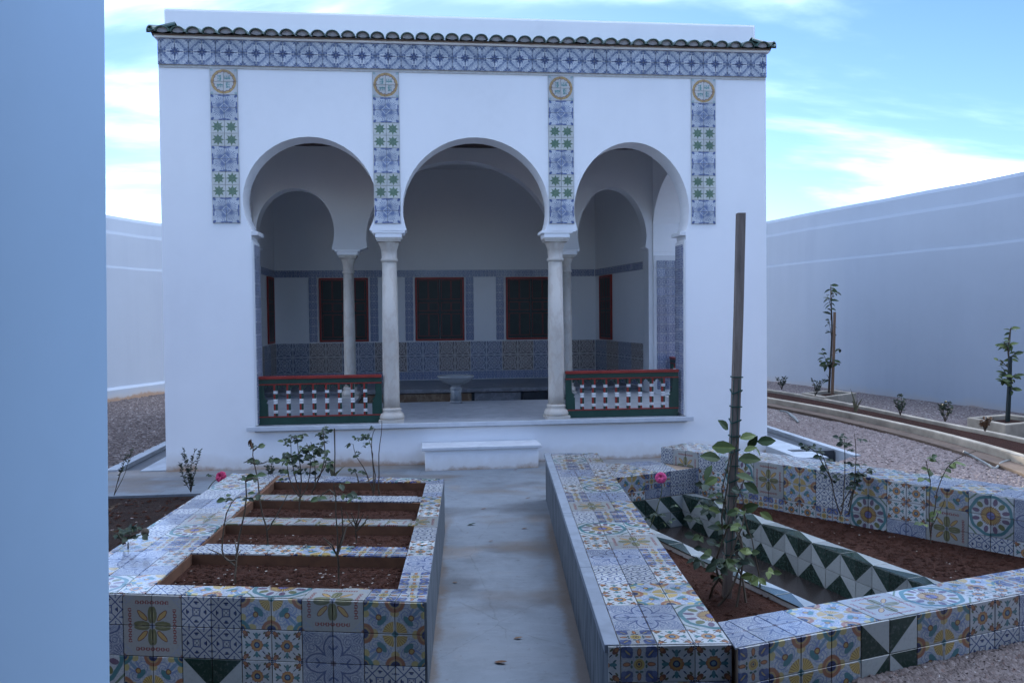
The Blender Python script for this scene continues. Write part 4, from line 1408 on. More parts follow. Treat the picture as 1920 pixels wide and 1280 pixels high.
# ---- left planter
lp = Planter('tiled_planter', 'raised planter on the left with four soil troughs between tiled bars', 'planter', (-1.4, 5.3, 0), 292)
FL, FR, BR_, BL_ = (-2.29, 4.019), (-.409, 3.804), (-.564, 6.705), (-2.405, 7.03)
B1 = [(-1.832, 4.647), (-.601, 4.537), (-.571, 3.988), (-1.794, 4.093)]
B2 = [(-1.874, 5.300), (-.624, 5.213), (-.605, 4.713), (-1.837, 4.836)]
B3 = [(-1.918, 6.009), (-.664, 5.872), (-.632, 5.359), (-1.883, 5.482)]
B4 = [(-1.942, 6.666), (-.702, 6.574), (-.672, 6.056), (-1.904, 6.176)]
fi = (-1.785, 3.961)
bi = (-1.958, 6.951)
LR = [FL, fi, B1[3], B4[0], bi, BL_]
RR = [B1[2], FR, BR_, B4[1]]
FRm = [fi, FR, B1[2], B1[3]]
BRm = [B4[0], B4[1], BR_, bi]
def inset(p, q, d):             # move p toward q by d
    v = Vector((q[0] - p[0], q[1] - p[1])); v.normalize(); return (p[0] + v.x * d, p[1] + v.y * d)
cen = (-1.4, 5.3)
zt = T0 - TT - .0005
FRi = (FR[0] - .012, FR[1] + .012); FLi = (FL[0], FL[1] + .0105)
lp.body('left_body', [(FL[0], FL[1] + .0105), (fi[0], fi[1] + .0105), B1[3], B4[0], bi, BL_], -.35, zt, M_RENDER)
lp.body('right_body', [B1[2], FRi, (BR_[0] - .012, BR_[1]), B4[1]], -.35, zt, M_RENDER)
lp.body('front_body', [(fi[0] + .001, fi[1] + .0105), (FRi[0] - .001, FRi[1]), (B1[2][0] - .001, B1[2][1]), (B1[3][0] + .001, B1[3][1])], -.35, zt, M_RENDER)
lp.body('rear_body', [(B4[0][0] + .001, B4[0][1]), (B4[1][0] - .001, B4[1][1]), (BR_[0] - .013, BR_[1]), (bi[0] + .001, bi[1])], -.35, zt, M_RENDER)
bars = [(B4[3], B4[2], B3[1], B3[0]), (B3[3], B3[2], B2[1], B2[0]), (B2[3], B2[2], B1[1], B1[0])]
for q in bars:
    lp.body('bar', [(q[0][0] + .001, q[0][1]), (q[1][0] - .001, q[1][1]), (q[2][0] - .001, q[2][1]), (q[3][0] + .001, q[3][1])], -.3, zt, M_RENDER)
lp.body('soil', [(-1.85, 4.05), (-.56, 3.95), (-.68, 6.6), (-1.96, 6.7)], -.3, T0 - .065, M_SOIL)
UF = Vector((FR[0] - FL[0], FR[1] - FL[1], 0)).normalized()
UI = Vector((.998, .0574, 0)).normalized(); VI = Vector((-.0574, .998, 0)).normalized()
OLR = Vector((fi[0], fi[1], 0)) - UI * .45
lr_t = grid([('bigsun', 0, 2, 0, 2), ('sunflower', 2, 3, 0, 1), ('scroll', 2, 3, 1, 2), ('bluescroll', 1, 3, 2, 3), ('sunflower', 2, 3, 3, 5), ('bluescroll', 0, 2, 3, 5), ('bluecross', 1, 3, 5, 7), ('scroll', 0, 1, 5, 7), ('bigsun', 1, 3, 7, 9), ('lattice', 0, 1, 7, 9), ('star', 1, 3, 9, 11), ('bluescroll', 0, 1, 9, 11)])
lp.top(OLR, UI, T0, LR, dict_pick(lr_t, patch(61)))
UJ = Vector((.9987, .0504, 0)).normalized()
OJ = Vector((FR[0], FR[1], 0)) - UJ * .152
lp.top(OJ, UJ, T0, RR, dict_pick(grid([('bluecross', 0, 1, 0, 3), ('bluescroll', 0, 1, 3, 5), ('sunflower', 0, 1, 5, 7), ('lattice', 0, 1, 7, 9), ('star', 0, 1, 9, 11, 1, 0), ('sunflower', 0, 1, 11, 13), ('scroll', 0, 1, 13, 15)]), patch(67)))
lp.top((FR[0] - UF.x * 1.8, FR[1] - UF.y * 1.8), UF, T0, FRm, dict_pick(grid([('star', 8, 10, 0, 1, 0, 1), ('bluecross', 10, 12, 0, 2), ('scroll', 4, 6, 0, 1, 0, 0), ('bigsun', 6, 8, 0, 1), ('lattice', 2, 4, 0, 1)]), patch(71)))
UB = Vector((BR_[0] - BL_[0], BR_[1] - BL_[1], 0)).normalized()
lp.top(BL_, UB, T0, BRm, patch(73))
for i, q in enumerate(bars):
    ub = Vector((q[1][0] - q[0][0], q[1][1] - q[0][1], 0)).normalized()
    if i == 2: pk = dict_pick(grid([('lattice', 0, 2, -1, 2), ('sunflower', 2, 4, -1, 2), ('scroll', 4, 6, -1, 2), ('bluecross', 6, 9, -1, 2)]), patch(79))
    elif i == 1: pk = lambda c, r: ('star', (0, 3)[c % 2])
    else: pk = lambda c, r: ('star', (0, 3)[c % 2]) if c < 4 else ('lattice', 0)
    lp.top((q[3][0], q[3][1]), ub, T0, q, pk)
ff = grid([('bluescroll', 0, 2, 1, 3), ('lattice', 1, 2, 2, 3), ('bigsun', 0, 2, 0, 1), ('star', 2, 4, 1, 3), ('scroll', 2, 4, 0, 1, 0, 1), ('scroll', 6, 8, 2, 3, 0, 0), ('sunflower', 6, 8, 0, 2), ('star', 8, 10, 2, 3, 0, 0), ('bluescroll', 8, 10, 0, 2), ('scroll', 10, 12, 1, 3), ('lattice', 10, 12, 0, 1), ('lattice', 4, 6, 1, 3)])
ff[(4, 0)] = ('diag', 1); ff[(5, 0)] = ('diag', 2)
lp.side((FR[0] - UF.x * 1.8, FR[1] - UF.y * 1.8), UF, -.1, T0 - .003, -.1, 1.79, lambda c, r: dict_pick(ff, patch(83))(c, r - 1), T0 - .003)
mk = Vector((BR_[0] - FR[0], BR_[1] - FR[1], 0)); mL = mk.length; mk.normalize(); mn_ = Vector((mk.y, -mk.x, 0))
for a, b in ((.0, .8), (.803, 1.6), (1.603, 2.3), (2.303, mL)):
    q = [Vector((FR[0], FR[1], 0)) + mk * s_ + mn_ * w for s_, w in ((a, -.0115), (a, .0), (b, .0), (b, -.0115))]
    lp.body('marble_panel', [(v.x, v.y) for v in q], -.2, T0 - .001, M_MARV)
lp.tl.build()

# ------------------------------------------------------------------ right garden: kerbed bed, tree boxes
def resample(pts, n):
    out = []
    for i in range(n + 1):
        t = i / n * (len(pts) - 1)
        k = min(int(t), len(pts) - 2); f = t - k
        p0, p1, p2, p3 = pts[max(k - 1, 0)], pts[k], pts[k + 1], pts[min(k + 2, len(pts) - 1)]
        out.append(tuple(.5 * (2 * b + (c - a) * f + (2 * a - 5 * b + 4 * c - d) * f * f + (3 * b - a - 3 * c + d) * f ** 3) for a, b, c, d in zip(p0, p1, p2, p3)))
    return out
def offset(line_, d):
    o = []
    for i, p in enumerate(line_):
        a, b = line_[max(i - 1, 0)], line_[min(i + 1, len(line_) - 1)]
        v = Vector((b[0] - a[0], b[1] - a[1])).normalized()
        o.append((p[0] + v.y * d, p[1] - v.x * d))
    return o
def ribbon(name, l0, l1, z0, z1, mat, parent, bevel=0, o=Vector((0, 0, 0))):
    """solid between two plan lines"""
    g = MB()
    for i in range(len(l0) - 1):
        a, b, c, d = l0[i], l0[i + 1], l1[i + 1], l1[i]
        P = lambda p, z: (p[0] - o.x, p[1] - o.y, z)
        g.face([P(a, z1), P(b, z1), P(c, z1), P(d, z1)]); g.face([P(a, z0), P(b, z0), P(b, z1), P(a, z1)]); g.face([P(d, z0), P(c, z0), P(c, z1), P(d, z1)])
    for k in (0, -1): g.face([P(l0[k], z0), P(l0[k], z1), P(l1[k], z1), P(l1[k], z0)])
    return obj(name, g, mat, parent, True, bevel)
fr_l = resample([(3.2, 20.0), (4.55, 15.0), (5.05, 12.9), (5.36, 10.55), (5.36, 8.7), (5.15, 7.2), (4.9, 6.0)], 40)
bk_l = resample([(3.8, 20.6), (5.12, 16.6), (5.62, 14.3), (5.96, 11.5), (6.16, 9.9), (6.12, 8.2), (5.95, 6.0)], 40)
kb = thing('planting_trough', 'long curved trough of red soil between stained pale kerbs on the right gravel', 'flower bed', (5.4, 11, .1))
ko = Vector((5.4, 11, .1))
kz = lambda z: z - .1
ribbon('front_kerb', fr_l, offset(fr_l, -.10), -.3, kz(.235), M_KERB, kb, .02, ko)
ribbon('rear_kerb', bk_l, offset(bk_l, .09), -.3, kz(.235), M_KERB, kb, .015, ko)
ribbon('footing', offset(fr_l, .24), offset(fr_l, .002), -.3, kz(.150), M_FOOT, kb, .01, ko)
ribbon('soil', offset(fr_l, -.101), offset(bk_l, .091), -.3, kz(.185), M_SOIL, kb, 0, ko)
def tree_box(label, pts, z0, z1):
    c = Vector((sum(p[0] for p in pts) / 4, sum(p[1] for p in pts) / 4, z0))
    t = thing('tree_box', label, 'planter', c, 0, 'square boxes for the young trees')
    q = [Vector((p[0] - c.x, p[1] - c.y)) for p in pts]
    i_ = [v * .78 for v in q]
    g = MB()
    for k in range(4):
        a, b, ai, bi_ = q[k], q[(k + 1) % 4], i_[k], i_[(k + 1) % 4]
        h = z1 - z0
        g.face([(*a, -.2), (*b, -.2), (*b, h), (*a, h)]); g.face([(*a, h), (*b, h), (*bi_, h), (*ai, h)]); g.face([(*ai, h), (*bi_, h), (*bi_, -.2), (*ai, -.2)])
    obj('kerb', g, M_KERB, t, True, .015)
    g = MB(); g.prism([tuple(v * .79) for v in i_], 0, h - .05); obj('soil', g, M_SOIL, t)
    return c
p_ = lambda x, y, z=.27: (at(x, y, z).x, at(x, y, z).y)
tree_box('square stained kerb box around the taller young tree near the pavilion', [p_(1503, 736), p_(1545, 744), p_(1606, 736), p_(1562, 730)], .1, .27)
tree_box('square pale kerb box around the young tree at the right edge', [p_(1813, 786), p_(1885, 800), p_(1975, 792), p_(1892, 779)], .1, .30)

# ------------------------------------------------------------------ plants
def leaf_mesh(name, w, mat, fold=.25, curl=.25, n=4):
    """leaf along +x, length 1"""
    g = MB()
    row = []
    for i in range(n + 1):
        t = i / n
        hw = w * (math.sin(PI * min(1, t * .96 + .02)) ** .8) * (1 - .25 * t)
        z = -curl * t * t
        row.append(((t, 0, z), (t, hw, z + hw * fold), (t, -hw, z + hw * fold)))
    for a, b in zip(row, row[1:]):
        for s in (1, 2):
            q = [a[0], b[0], b[s], a[s]] if s == 2 else [a[0], a[s], b[s], b[0]]
            g.face(q, 0, [(p[0], .5 + p[1]) for p in q], True)
    return g.mesh(name, mat)
LM = {}
def leaf_of(mat, w=.34, fold=.25, curl=.25):
    k = (mat.name, w, fold, curl)
    if k not in LM: LM[k] = leaf_mesh('leaf', w, mat, fold, curl)
    return LM[k]
def frame(p, d, up=Vector((0, 0, 1)), s=1.0, roll=0.0):
    d = Vector(d).normalized()
    y = up.cross(d)
    if y.length < 1e-3: y = Vector((0, 1, 0))
    y.normalize(); z = d.cross(y)
    M = Matrix(((d.x, y.x, z.x, 0), (d.y, y.y, z.y, 0), (d.z, y.z, z.z, 0), (0, 0, 0, 1)))
    return Matrix.Translation(p) @ M @ Matrix.Rotation(roll, 4, 'X') @ Matrix.Scale(s, 4)

def rose_flower(parent, p, r, mat, d=Vector((-.2, -.9, .5)), rr=R):
    g = MB()
    F = frame(Vector((0, 0, 0)), d)
    for ringi, (n, tilt, s, ln) in enumerate(((6, 1.25, 1.0, 1.0), (6, .95, .85, .95), (5, .62, .68, .85), (4, .30, .48, .75), (3, .10, .30, .65))):
        for k in range(n):
            a = 2 * PI * (k + .5 * (ringi % 2) + rr.uniform(-.1, .1)) / n
            grid_ = []
            for i in range(4):
                t = i / 3
                tl_ = tilt + .55 * t * t
                rad = r * ln * t * math.sin(min(tl_, 1.7)) + r * .05
                h = r * ln * t * math.cos(min(tl_, 1.7)) * 1.1
                hw = r * s * .62 * math.sin(PI * (.15 + .62 * t))
                row = []
                for j in (-1, -.5, 0, .5, 1):
                    sa = a + j * hw / max(r * .5, rad + r * .2)
                    row.append(F @ Vector((h + abs(j) * hw * .12, rad * math.cos(sa), rad * math.sin(sa))))
                grid_.append(row)
            for i in range(3):
                for j in range(4): g.face([grid_[i][j], grid_[i][j + 1], grid_[i + 1][j + 1], grid_[i + 1][j]], 0, None, True)
    return obj('flower', g, mat, parent, True, 0, Matrix.Translation(p))

def plant(name, label, cat, base, group=None):
    t = thing(name, label, cat, base, 0, group)
    return t, Vector(base)

def stems_part(t, o, stems, mat, r0=.006, r1=.0025, name='stem'):
    """each stem a part"""
    for s in stems:
        n = len(s)
        g = MB(); g.tube([Vector(p) - o for p in s], [r0 + (r1 - r0) * i / (n - 1) for i in range(n)], 5)
        obj(name, g, mat, t, False)
def smooth(s, n=3):
    return [Vector(p) for p in resample([tuple(p) for p in s], (len(s) - 1) * n)]
def wiggle(s, a, rr):
    return [p + Vector((rr.uniform(-a, a), rr.uniform(-a, a), rr.uniform(-a, a) * .4)) if 0 < i < len(s) - 1 else p for i, p in enumerate(s)]

def leaf_clusters(t, o, spots, mats, size, rr, stemmat, n=3, w=.42, droop=.2):
    size *= 1.25
    """compound rose leaves: a thin stalk with n leaflets"""
    g = MB()
    for p in spots:
        p = Vector(p)
        a = rr.uniform(0, 2 * PI)
        d = Vector((math.cos(a), math.sin(a) * .7, rr.uniform(-.2, .55))).normalized()
        L = size * rr.uniform(.7, 1.3)
        q = p + d * L
        g.tube([p - o, (p + q) / 2 - o + Vector((0, 0, .15 * L)), q - o], [.0014, .0012, .001], 4)
        side = d.cross(Vector((0, 0, 1))).normalized()
        for k in range(n):
            if k == 0: b, dd = q, d
            else:
                s = 1 if k % 2 else -1
                b = p + d * L * (.55 if k < 3 else .25)
                dd = (d * .45 + side * s).normalized()
            dd = (dd + Vector((0, 0, -droop + rr.uniform(-.35, .35)))).normalized()
            m = rr.choice(mats)
            link('leaf', leaf_of(m, w), t, frame(b - o, dd, Vector((rr.uniform(-.5, .5), -.75, .8)), size * rr.uniform(.7, 1.15), rr.uniform(-.6, .6)))
    if g.f: stuff(obj('leaf_stalk', g, stemmat, t, False))

def along(s, t):
    k = min(int(t * (len(s) - 1)), len(s) - 2); f = t * (len(s) - 1) - k
    return s[k].lerp(s[k + 1], f)
def pix(pts, Y, dy=0.0):
    n = len(pts)
    return [pp(a, b, Y + dy * i / max(1, n - 1)) for i, (a, b) in enumerate(pts)]

def rose(label, base_px, Y, stems, leaves, size, seed, mats=(L_DARK, L_ROSE), group='rose bushes in the left planter', extra=None, r0=.0055, n=3, drop=.05):
    rr = random.Random(seed)
    b = pp(*base_px, Y)
    t, o = plant('rose_bush', label, 'rose bush', b, group)
    S_ = []
    for s in stems:
        q = pix(s, Y, rr.uniform(-.14, .14))
        S_.append(wiggle(smooth(q, 2), .004, rr))
    stub = [b - Vector((0, 0, drop)), b]
    stems_part(t, o, [stub] + S_, M_STEM, r0, .0022)
    sp = []
    for item in leaves:
        if len(item) == 4:                     # (stem, t0, t1, count)
            i, a, c, k = item
            sp += [along(S_[i], rr.uniform(a, c)) for _ in range(k)]
        else: sp.append(pp(item[0], item[1], Y))
    leaf_clusters(t, o, sp, list(mats), size, rr, M_STEMG, n)
    if extra: extra(t, o, rr, S_)
    return t
def dry_top(px, py, Y, k=4, s=.05):
    def f(t, o, rr, S_):
        p = pp(px, py, Y)
        for i in range(k):
            link('dry_leaf', leaf_of(L_DRY, .26, .4, .5), t, frame(p - o, Vector((rr.uniform(-1, .3), rr.uniform(-.6, .6), rr.uniform(-1, -.1))), s=s * rr.uniform(.7, 1.2)))
    return f
rose('pruned rose with two thin tall shoots at the right of the nearest soil trough', (635, 1078), 4.22, [[(635, 1081), (633, 1037), (632, 1000), (630, 930), (626, 905)], [(633, 1040), (618, 1018), (612, 1012)], [(633, 1042), (622, 1022), (606, 1008)], [(632, 1036), (642, 1000), (640, 950)], [(633, 1040), (652, 985), (668, 975)], [(630, 930), (618, 918), (600, 930)]],
     [(628, 912), (634, 925), (597, 932), (644, 930)], .032, 1, extra=None)
rose('leggy rose with drooping leaves at the left of the nearest soil trough', (441, 1076), 4.3, [[(441, 1080), (443, 1035), (441, 1010)], [(442, 1050), (424, 1050), (418, 1030), (420, 985), (434, 942), (452, 930)], [(442, 1045), (448, 1010), (459, 960), (461, 905), (456, 897), (447, 899)], [(441, 1060), (415, 1040), (390, 1028)], [(461, 902), (474, 896), (484, 899)], [(442, 1048), (452, 1030)]],
     [(420, 940), (446, 934), (434, 938), (480, 898), (497, 928), (446, 900), (470, 897)], .036, 2)
rose('tall single-stemmed rose with a withered bloom in the second soil trough', (502, 1008), 5.0, [[(502, 1012), (499, 985), (490, 960), (483, 900), (476, 868), (474, 840), (470, 825)], [(500, 995), (512, 978), (522, 960), (540, 925)], [(474, 845), (482, 838), (486, 836)], [(476, 868), (464, 865), (457, 867)], [(477, 870), (492, 868), (500, 866)]],
     [(480, 842), (484, 838), (457, 867), (466, 865), (492, 868), (500, 866), (496, 866)], .034, 3, extra=dry_top(471, 823, 5.0))
rose('short cut-back rose with bare forked twigs at the right of the second trough', (668, 1002), 4.95, [[(668, 1008), (668, 985), (666, 972)], [(668, 990), (655, 975), (648, 958)], [(668, 990), (676, 972), (682, 962)], [(668, 988), (672, 968), (673, 940)], [(668, 995), (686, 978), (690, 966)], [(668, 986), (661, 970), (660, 962)]],
     [(664, 938), (672, 934)], .028, 4)
rose('bushy leafy rose at the left of the farther troughs, the fullest of the roses', (561, 946), 5.75, [[(561, 948), (562, 925), (552, 890), (547, 850), (543, 822)], [(561, 940), (566, 900), (560, 850), (556, 816)], [(584, 925), (592, 900), (590, 860), (583, 828)], [(584, 925), (600, 890), (610, 850), (607, 815), (604, 806)], [(561, 935), (575, 912), (582, 870), (575, 830)], [(561, 930), (545, 905), (540, 880), (535, 860)], [(590, 900), (606, 880), (612, 860)]],
     [(0, .45, 1, 13), (1, .4, 1, 14), (2, .3, 1, 10), (3, .4, 1, 8), (4, .3, 1, 12), (5, .3, 1, 7), (6, .2, 1, 5), (536, 860), (532, 848), (597, 830), (608, 822), (618, 828), (570, 818)], .031, 5, (L_DARK, L_DARK, L_ROSE), extra=dry_top(550, 818, 5.75, 3, .03))
rose('open rose with long arching stems in the farthest trough beside the path', (700, 922), 6.3, [[(700, 924), (692, 900), (682, 876), (668, 855), (662, 832)], [(701, 922), (700, 885), (698, 850), (692, 825)], [(702, 920), (703, 890), (697, 848), (698, 820), (704, 803)], [(710, 925), (711, 890), (711, 850), (714, 815), (716, 788)], [(672, 906), (669, 890), (665, 880)], [(690, 965), (702, 945), (712, 930), (710, 915)]],
     [(662, 832), (658, 834), (668, 826), (674, 822), (678, 838), (666, 850), (664, 856), (690, 818), (695, 812), (699, 820), (703, 804), (672, 824), (668, 886), (676, 888), (664, 881), (684, 833), (692, 822)], .030, 6)

def pink_rose(label, px, py, Y, path, mat, leaves, seed, r=.042, group=None):
    rr = random.Random(seed)
    s = smooth(pix(path, Y), 3)
    t, o = plant('pink_rose', label, 'rose', s[0], group)
    stems_part(t, o, [s], M_STEMG, .0045, .003)
    rose_flower(t, pp(px, py, Y) - o, r, mat)
    leaf_clusters(t, o, [pp(a, b, Y) for a, b in leaves], [L_DARK, L_ROSE], .034, rr, M_STEMG)
pink_rose('deep pink rose bloom at the rear left corner of the left planter', 414, 893, 7.15, [(385, 925), (398, 905), (410, 896)], L_CRIM, [(403, 893)], 11, .047)
pink_rose('pink rose bloom on a thin bent stem in the sunken right planter', 1239, 895, 6.75, [(1219, 988), (1228, 965), (1240, 925), (1241, 908)], L_PINK, [(1226, 975), (1240, 968), (1250, 978), (1228, 960), (1268, 950), (1238, 980)], 12, .046)

def rosemary(label, base_px, Y, tips, seed, nl=26, size=.022, group='rosemary sprigs along the pavilion', w=.17, mats=(L_ROSM,), r0=.004, bare=.25):
    rr = random.Random(seed)
    b = pp(*base_px, Y)
    t, o = plant('rosemary', label, 'plant', b, group)
    nl = int(nl * 1.5); size *= 1.1
    st_ = [wiggle(smooth([b, b.lerp(pp(*tp, Y), .5) + Vector((rr.uniform(-.02, .02), rr.uniform(-.03, .03), 0)), pp(*tp, Y + rr.uniform(-.05, .05))], 3), .003, rr) for tp in tips]
    stems_part(t, o, st_, M_STEM, r0, .0015)
    g = MB()
    for s in st_:
        for k in range(nl):
            p = along(s, rr.uniform(bare, 1))
            a = rr.uniform(0, 2 * PI)
            F = frame(p - o, Vector((math.cos(a), math.sin(a), rr.uniform(.2, 1.1))), s=size * rr.uniform(.6, 1.2))
            q = [F @ Vector(v) for v in ((0, 0, 0), (.5, w, .02), (1, 0, -.1), (.5, -w, .02))]
            g.face(q, 0, [(0, .5), (.5, .8), (1, .5), (.5, .2)]); g.face([q[0], q[1] + Vector((0, 0, size * .2)), q[2], q[3] - Vector((0, 0, size * .2))], 0, [(0, .5), (.5, .8), (1, .5), (.5, .2)])
    stuff(obj('foliage', g, mats[0], t, False))
rosemary('rosemary with several upright sprigs left of the left planter', (358, 922), 8.2, [(345, 838), (343, 850), (366, 842), (375, 845), (338, 868), (352, 880)], 21, 30, .03)
rosemary('small rosemary tuft by the white wall behind the tall single rose', (506, 894), 8.9, [(509, 856), (497, 874), (503, 872), (514, 874)], 22, 22, .026)
rosemary('thin pale twiggy plant in the dark soil beside the marble strip at the left', (214, 928), 8.1, [(246, 842), (240, 852), (232, 870)], 23, 14, .03, bare=.6)

def blades(label, name, base_px, Y, tips, seed, w=.016, mat=L_ALOE, cat='plant'):
    rr = random.Random(seed)
    b = pp(*base_px, Y)
    t, o = plant(name, label, cat, b)
    for tp in tips:
        p = pp(*tp, Y + rr.uniform(-.08, .08)) - o
        g = MB()
        pr = None
        sidev = Vector((1, rr.uniform(-.4, .4), 0)).normalized()
        n = 5
        for i in range(n + 1):
            q = i / n
            c = Vector((p.x * q ** 1.5, p.y * q, p.z * q))
            hw = w * (1 - q) ** .7 + .001
            row = (c - sidev * hw, c + Vector((0, .4 * hw, 0)), c + sidev * hw)
            if pr:
                for j in (0, 1): g.face([pr[j], pr[j + 1], row[j + 1], row[j]], 0, [(q, .5)] * 4, True)
            pr = row
        obj('leaf', g, mat, t, False)
    return t, o
t, o = blades('spiky pale green aloe with a tall dry flower stalk before the white wall', 'aloe', (625, 896), 8.8, [(613, 866), (622, 862), (648, 872), (618, 878), (640, 880)], 25, .022)
g = MB(); s = [pp(627, 894, 8.8) - o, pp(628, 850, 8.8) - o, pp(627, 803, 8.8) - o]; g.tube(s, [.009, .007, .009], 6); obj('flower_stalk', g, M_STEM, t, False)

# climbing rose and its post in the right planter
pb = Vector((1.308, 5.05, .0)); ptp = Vector((1.427, 5.15, 2.39))
t = thing('post', 'weathered square wooden post leaning in the right planter, taller than the plants', 'post', pb)
g = MB()
dp = ptp - pb
for k in range(4):
    q0, q1 = k / 4, (k + 1) / 4
    bow = lambda q: Vector((.012 * math.sin(q * PI), 0, 0))
    hw = .0255
    P = lambda q, a, b: tuple(dp * q + bow(q) + Vector((a * hw, b * hw, 0)))
    for (a, b), (c, d_) in (((-1, -1), (1, -1)), ((1, -1), (1, 1)), ((1, 1), (-1, 1)), ((-1, 1), (-1, -1))):
        g.face([P(q0, a, b), P(q0, c, d_), P(q1, c, d_), P(q1, a, b)])
g.face([P(1, -1, -1), P(1, 1, -1), P(1, 1, 1), P(1, -1, 1)])
obj('timber', g, M_POST, t, True, .004)
g = MB()
for i in range(13):
    q = .12 + i * .038
    c = dp * q + bow(q)
    w_ = .030
    lp_ = [c + Vector((a * w_, b * w_, .012 * (1 if j % 2 else -1) * (i % 2))) for j, (a, b) in enumerate(((-1, -1), (1, -1), (1, 1), (-1, 1), (-1, -1)))]
    g.tube(lp_, .0045, 4)
for a in (-.9, .25):
    g.tube([dp * q + bow(q) + Vector((a * .029, -.030, 0)) for q in (.1, .2, .3, .4, .5, .57)], .0028, 4)
stuff(obj('netting', g, M_NET, t, False))

rr = random.Random(77)
b = Vector((1.30, 4.95, .02))
t, o = plant('climbing_rose', 'leafy climbing rose wound around the leaning post in the right planter', 'climbing rose', b)
cl = []
for k in range(5):
    pts = []
    for i in range(9):
        q = i / 8
        a = k * 1.25 + q * 5.0
        hgt = (1.02, .86, .74, .60, .9)[k] * q
        rad = .05 + .03 * math.sin(q * 7 + k) + .05 * (1 - q)
        pts.append(b + Vector((dp.x * hgt / 2.39 + rad * math.cos(a), .08 * q + rad * math.sin(a), hgt)))
    cl.append(pts)
stems_part(t, o, cl, M_STEM, .008, .003)
def big_leaf(p, d, s, m, roll=0): link('leaf', leaf_of(m, .34, .22, .22), t, frame(p - o, d, Vector((rr.uniform(-.5, .6), -1, rr.uniform(.2, 1.0))), s * .9, roll))
for px, py, dx, dz, s in ((1365, 805, -.6, .7, .10), (1350, 820, .5, .45, .14), (1388, 822, .9, .3, .13), (1335, 838, .9, .05, .17), (1370, 845, -.8, .3, .12), (1420, 828, .95, .15, .12), (1402, 838, .5, .7, .11), (1415, 838, .5, -.6, .08), (1350, 860, -.8, .25, .16), (1335, 872, -.6, -.8, .13), (1385, 860, .95, .15, .15), (1358, 880, .6, -.4, .13), (1395, 845, .8, .5, .10),
                          (1380, 890, .9, -.1, .12), (1345, 895, -.8, -.3, .10), (1395, 905, .8, -.5, .13), (1400, 925, .9, .3, .11), (1360, 915, -.6, .5, .10), (1410, 940, .7, -.6, .10), (1352, 930, -.9, -.1, .10), (1390, 955, .8, .2, .12), (1350, 960, -.7, .3, .10), (1425, 960, .6, -.3, .09)):
    if rr.random() < .2: continue
    p = pp(px, py, 5.05 + rr.uniform(-.14, .06))
    big_leaf(p, Vector((dx, rr.uniform(-.6, .1), dz)), s * rr.uniform(.85, 1.05), L_ROSE if rr.random() < .7 else L_LIME, rr.uniform(-.5, .5))
sp = []
for k in range(34):
    px, py = rr.gauss(1356, 30), rr.uniform(900, 1092)
    px = max(1268, min(1440, px))
    sp.append(pp(px, py, 5.0 + rr.uniform(-.22, .18)))
leaf_clusters(t, o, sp, [L_DARK, L_DARK, L_ROSE], .052, rr, M_STEMG, 3, .40)

# other plants of the right planter
rose('group of dark-leaved rose stems in front of the tiled ridge at the right', (1575, 960), 6.55, [[(1575, 962), (1565, 930), (1555, 890), (1546, 862), (1538, 845)], [(1578, 962), (1582, 920), (1584, 860), (1583, 822)], [(1590, 965), (1600, 920), (1605, 860), (1602, 812)], [(1590, 950), (1612, 890), (1640, 878)], [(1560, 900), (1530, 848), (1512, 838)], [(1576, 950), (1596, 915), (1610, 880)]],
     [(0, .4, 1, 9), (1, .5, 1, 7), (2, .35, 1, 12), (3, .4, 1, 4), (4, .5, 1, 4), (5, .4, 1, 5)], .036, 31, (L_DARK,), 'roses in the right planter')
rose('pale young shoots with yellow green leaves near the right end of the tiled ridge', (1745, 1005), 5.75, [[(1745, 1008), (1742, 960), (1744, 900), (1736, 862)], [(1745, 1000), (1752, 950), (1766, 895), (1790, 862), (1830, 845)], [(1745, 990), (1760, 960), (1772, 935)]],
     [(1752, 885), (1764, 882), (1770, 872), (1745, 898), (1768, 896), (1760, 868), (1738, 862), (1775, 868), (1735, 975), (1740, 985), (1765, 955)], .042, 32, (L_LIME, L_LIME, L_ROSE), 'roses in the right planter', r0=.004)
rose('drooping leafy shoot hanging beside the climbing rose over the white bar', (1425, 1085), 4.75, [[(1425, 1090), (1420, 1060), (1410, 1010), (1400, 985)], [(1405, 1000), (1395, 960), (1393, 940)]],
     [(1425, 1080), (1428, 1070), (1430, 1088), (1412, 1040), (1398, 985), (1395, 960)], .05, 33, (L_ROSE, L_LIME), 'roses in the right planter')
rose('low leafy sprawl with a brown seed head over the left rim of the left planter', (240, 1015), 4.75, [[(230, 1020), (245, 1005), (262, 998), (272, 998)], [(235, 1018), (220, 1002), (208, 995)]],
     [(240, 1000), (250, 998), (258, 995), (232, 1008), (245, 1010), (222, 1003), (212, 996), (262, 1002)], .040, 34, (L_DARK,), 'rose bushes in the left planter', extra=lambda t, o, rr, S_: obj('seed_head', MB().lathe([(.002, -.022), (.02, -.012), (.024, .002), (.016, .018), (.004, .024)], seg=10), M_STEM, t, True, 0, Matrix.Translation(pp(272, 997, 4.75) - o)))

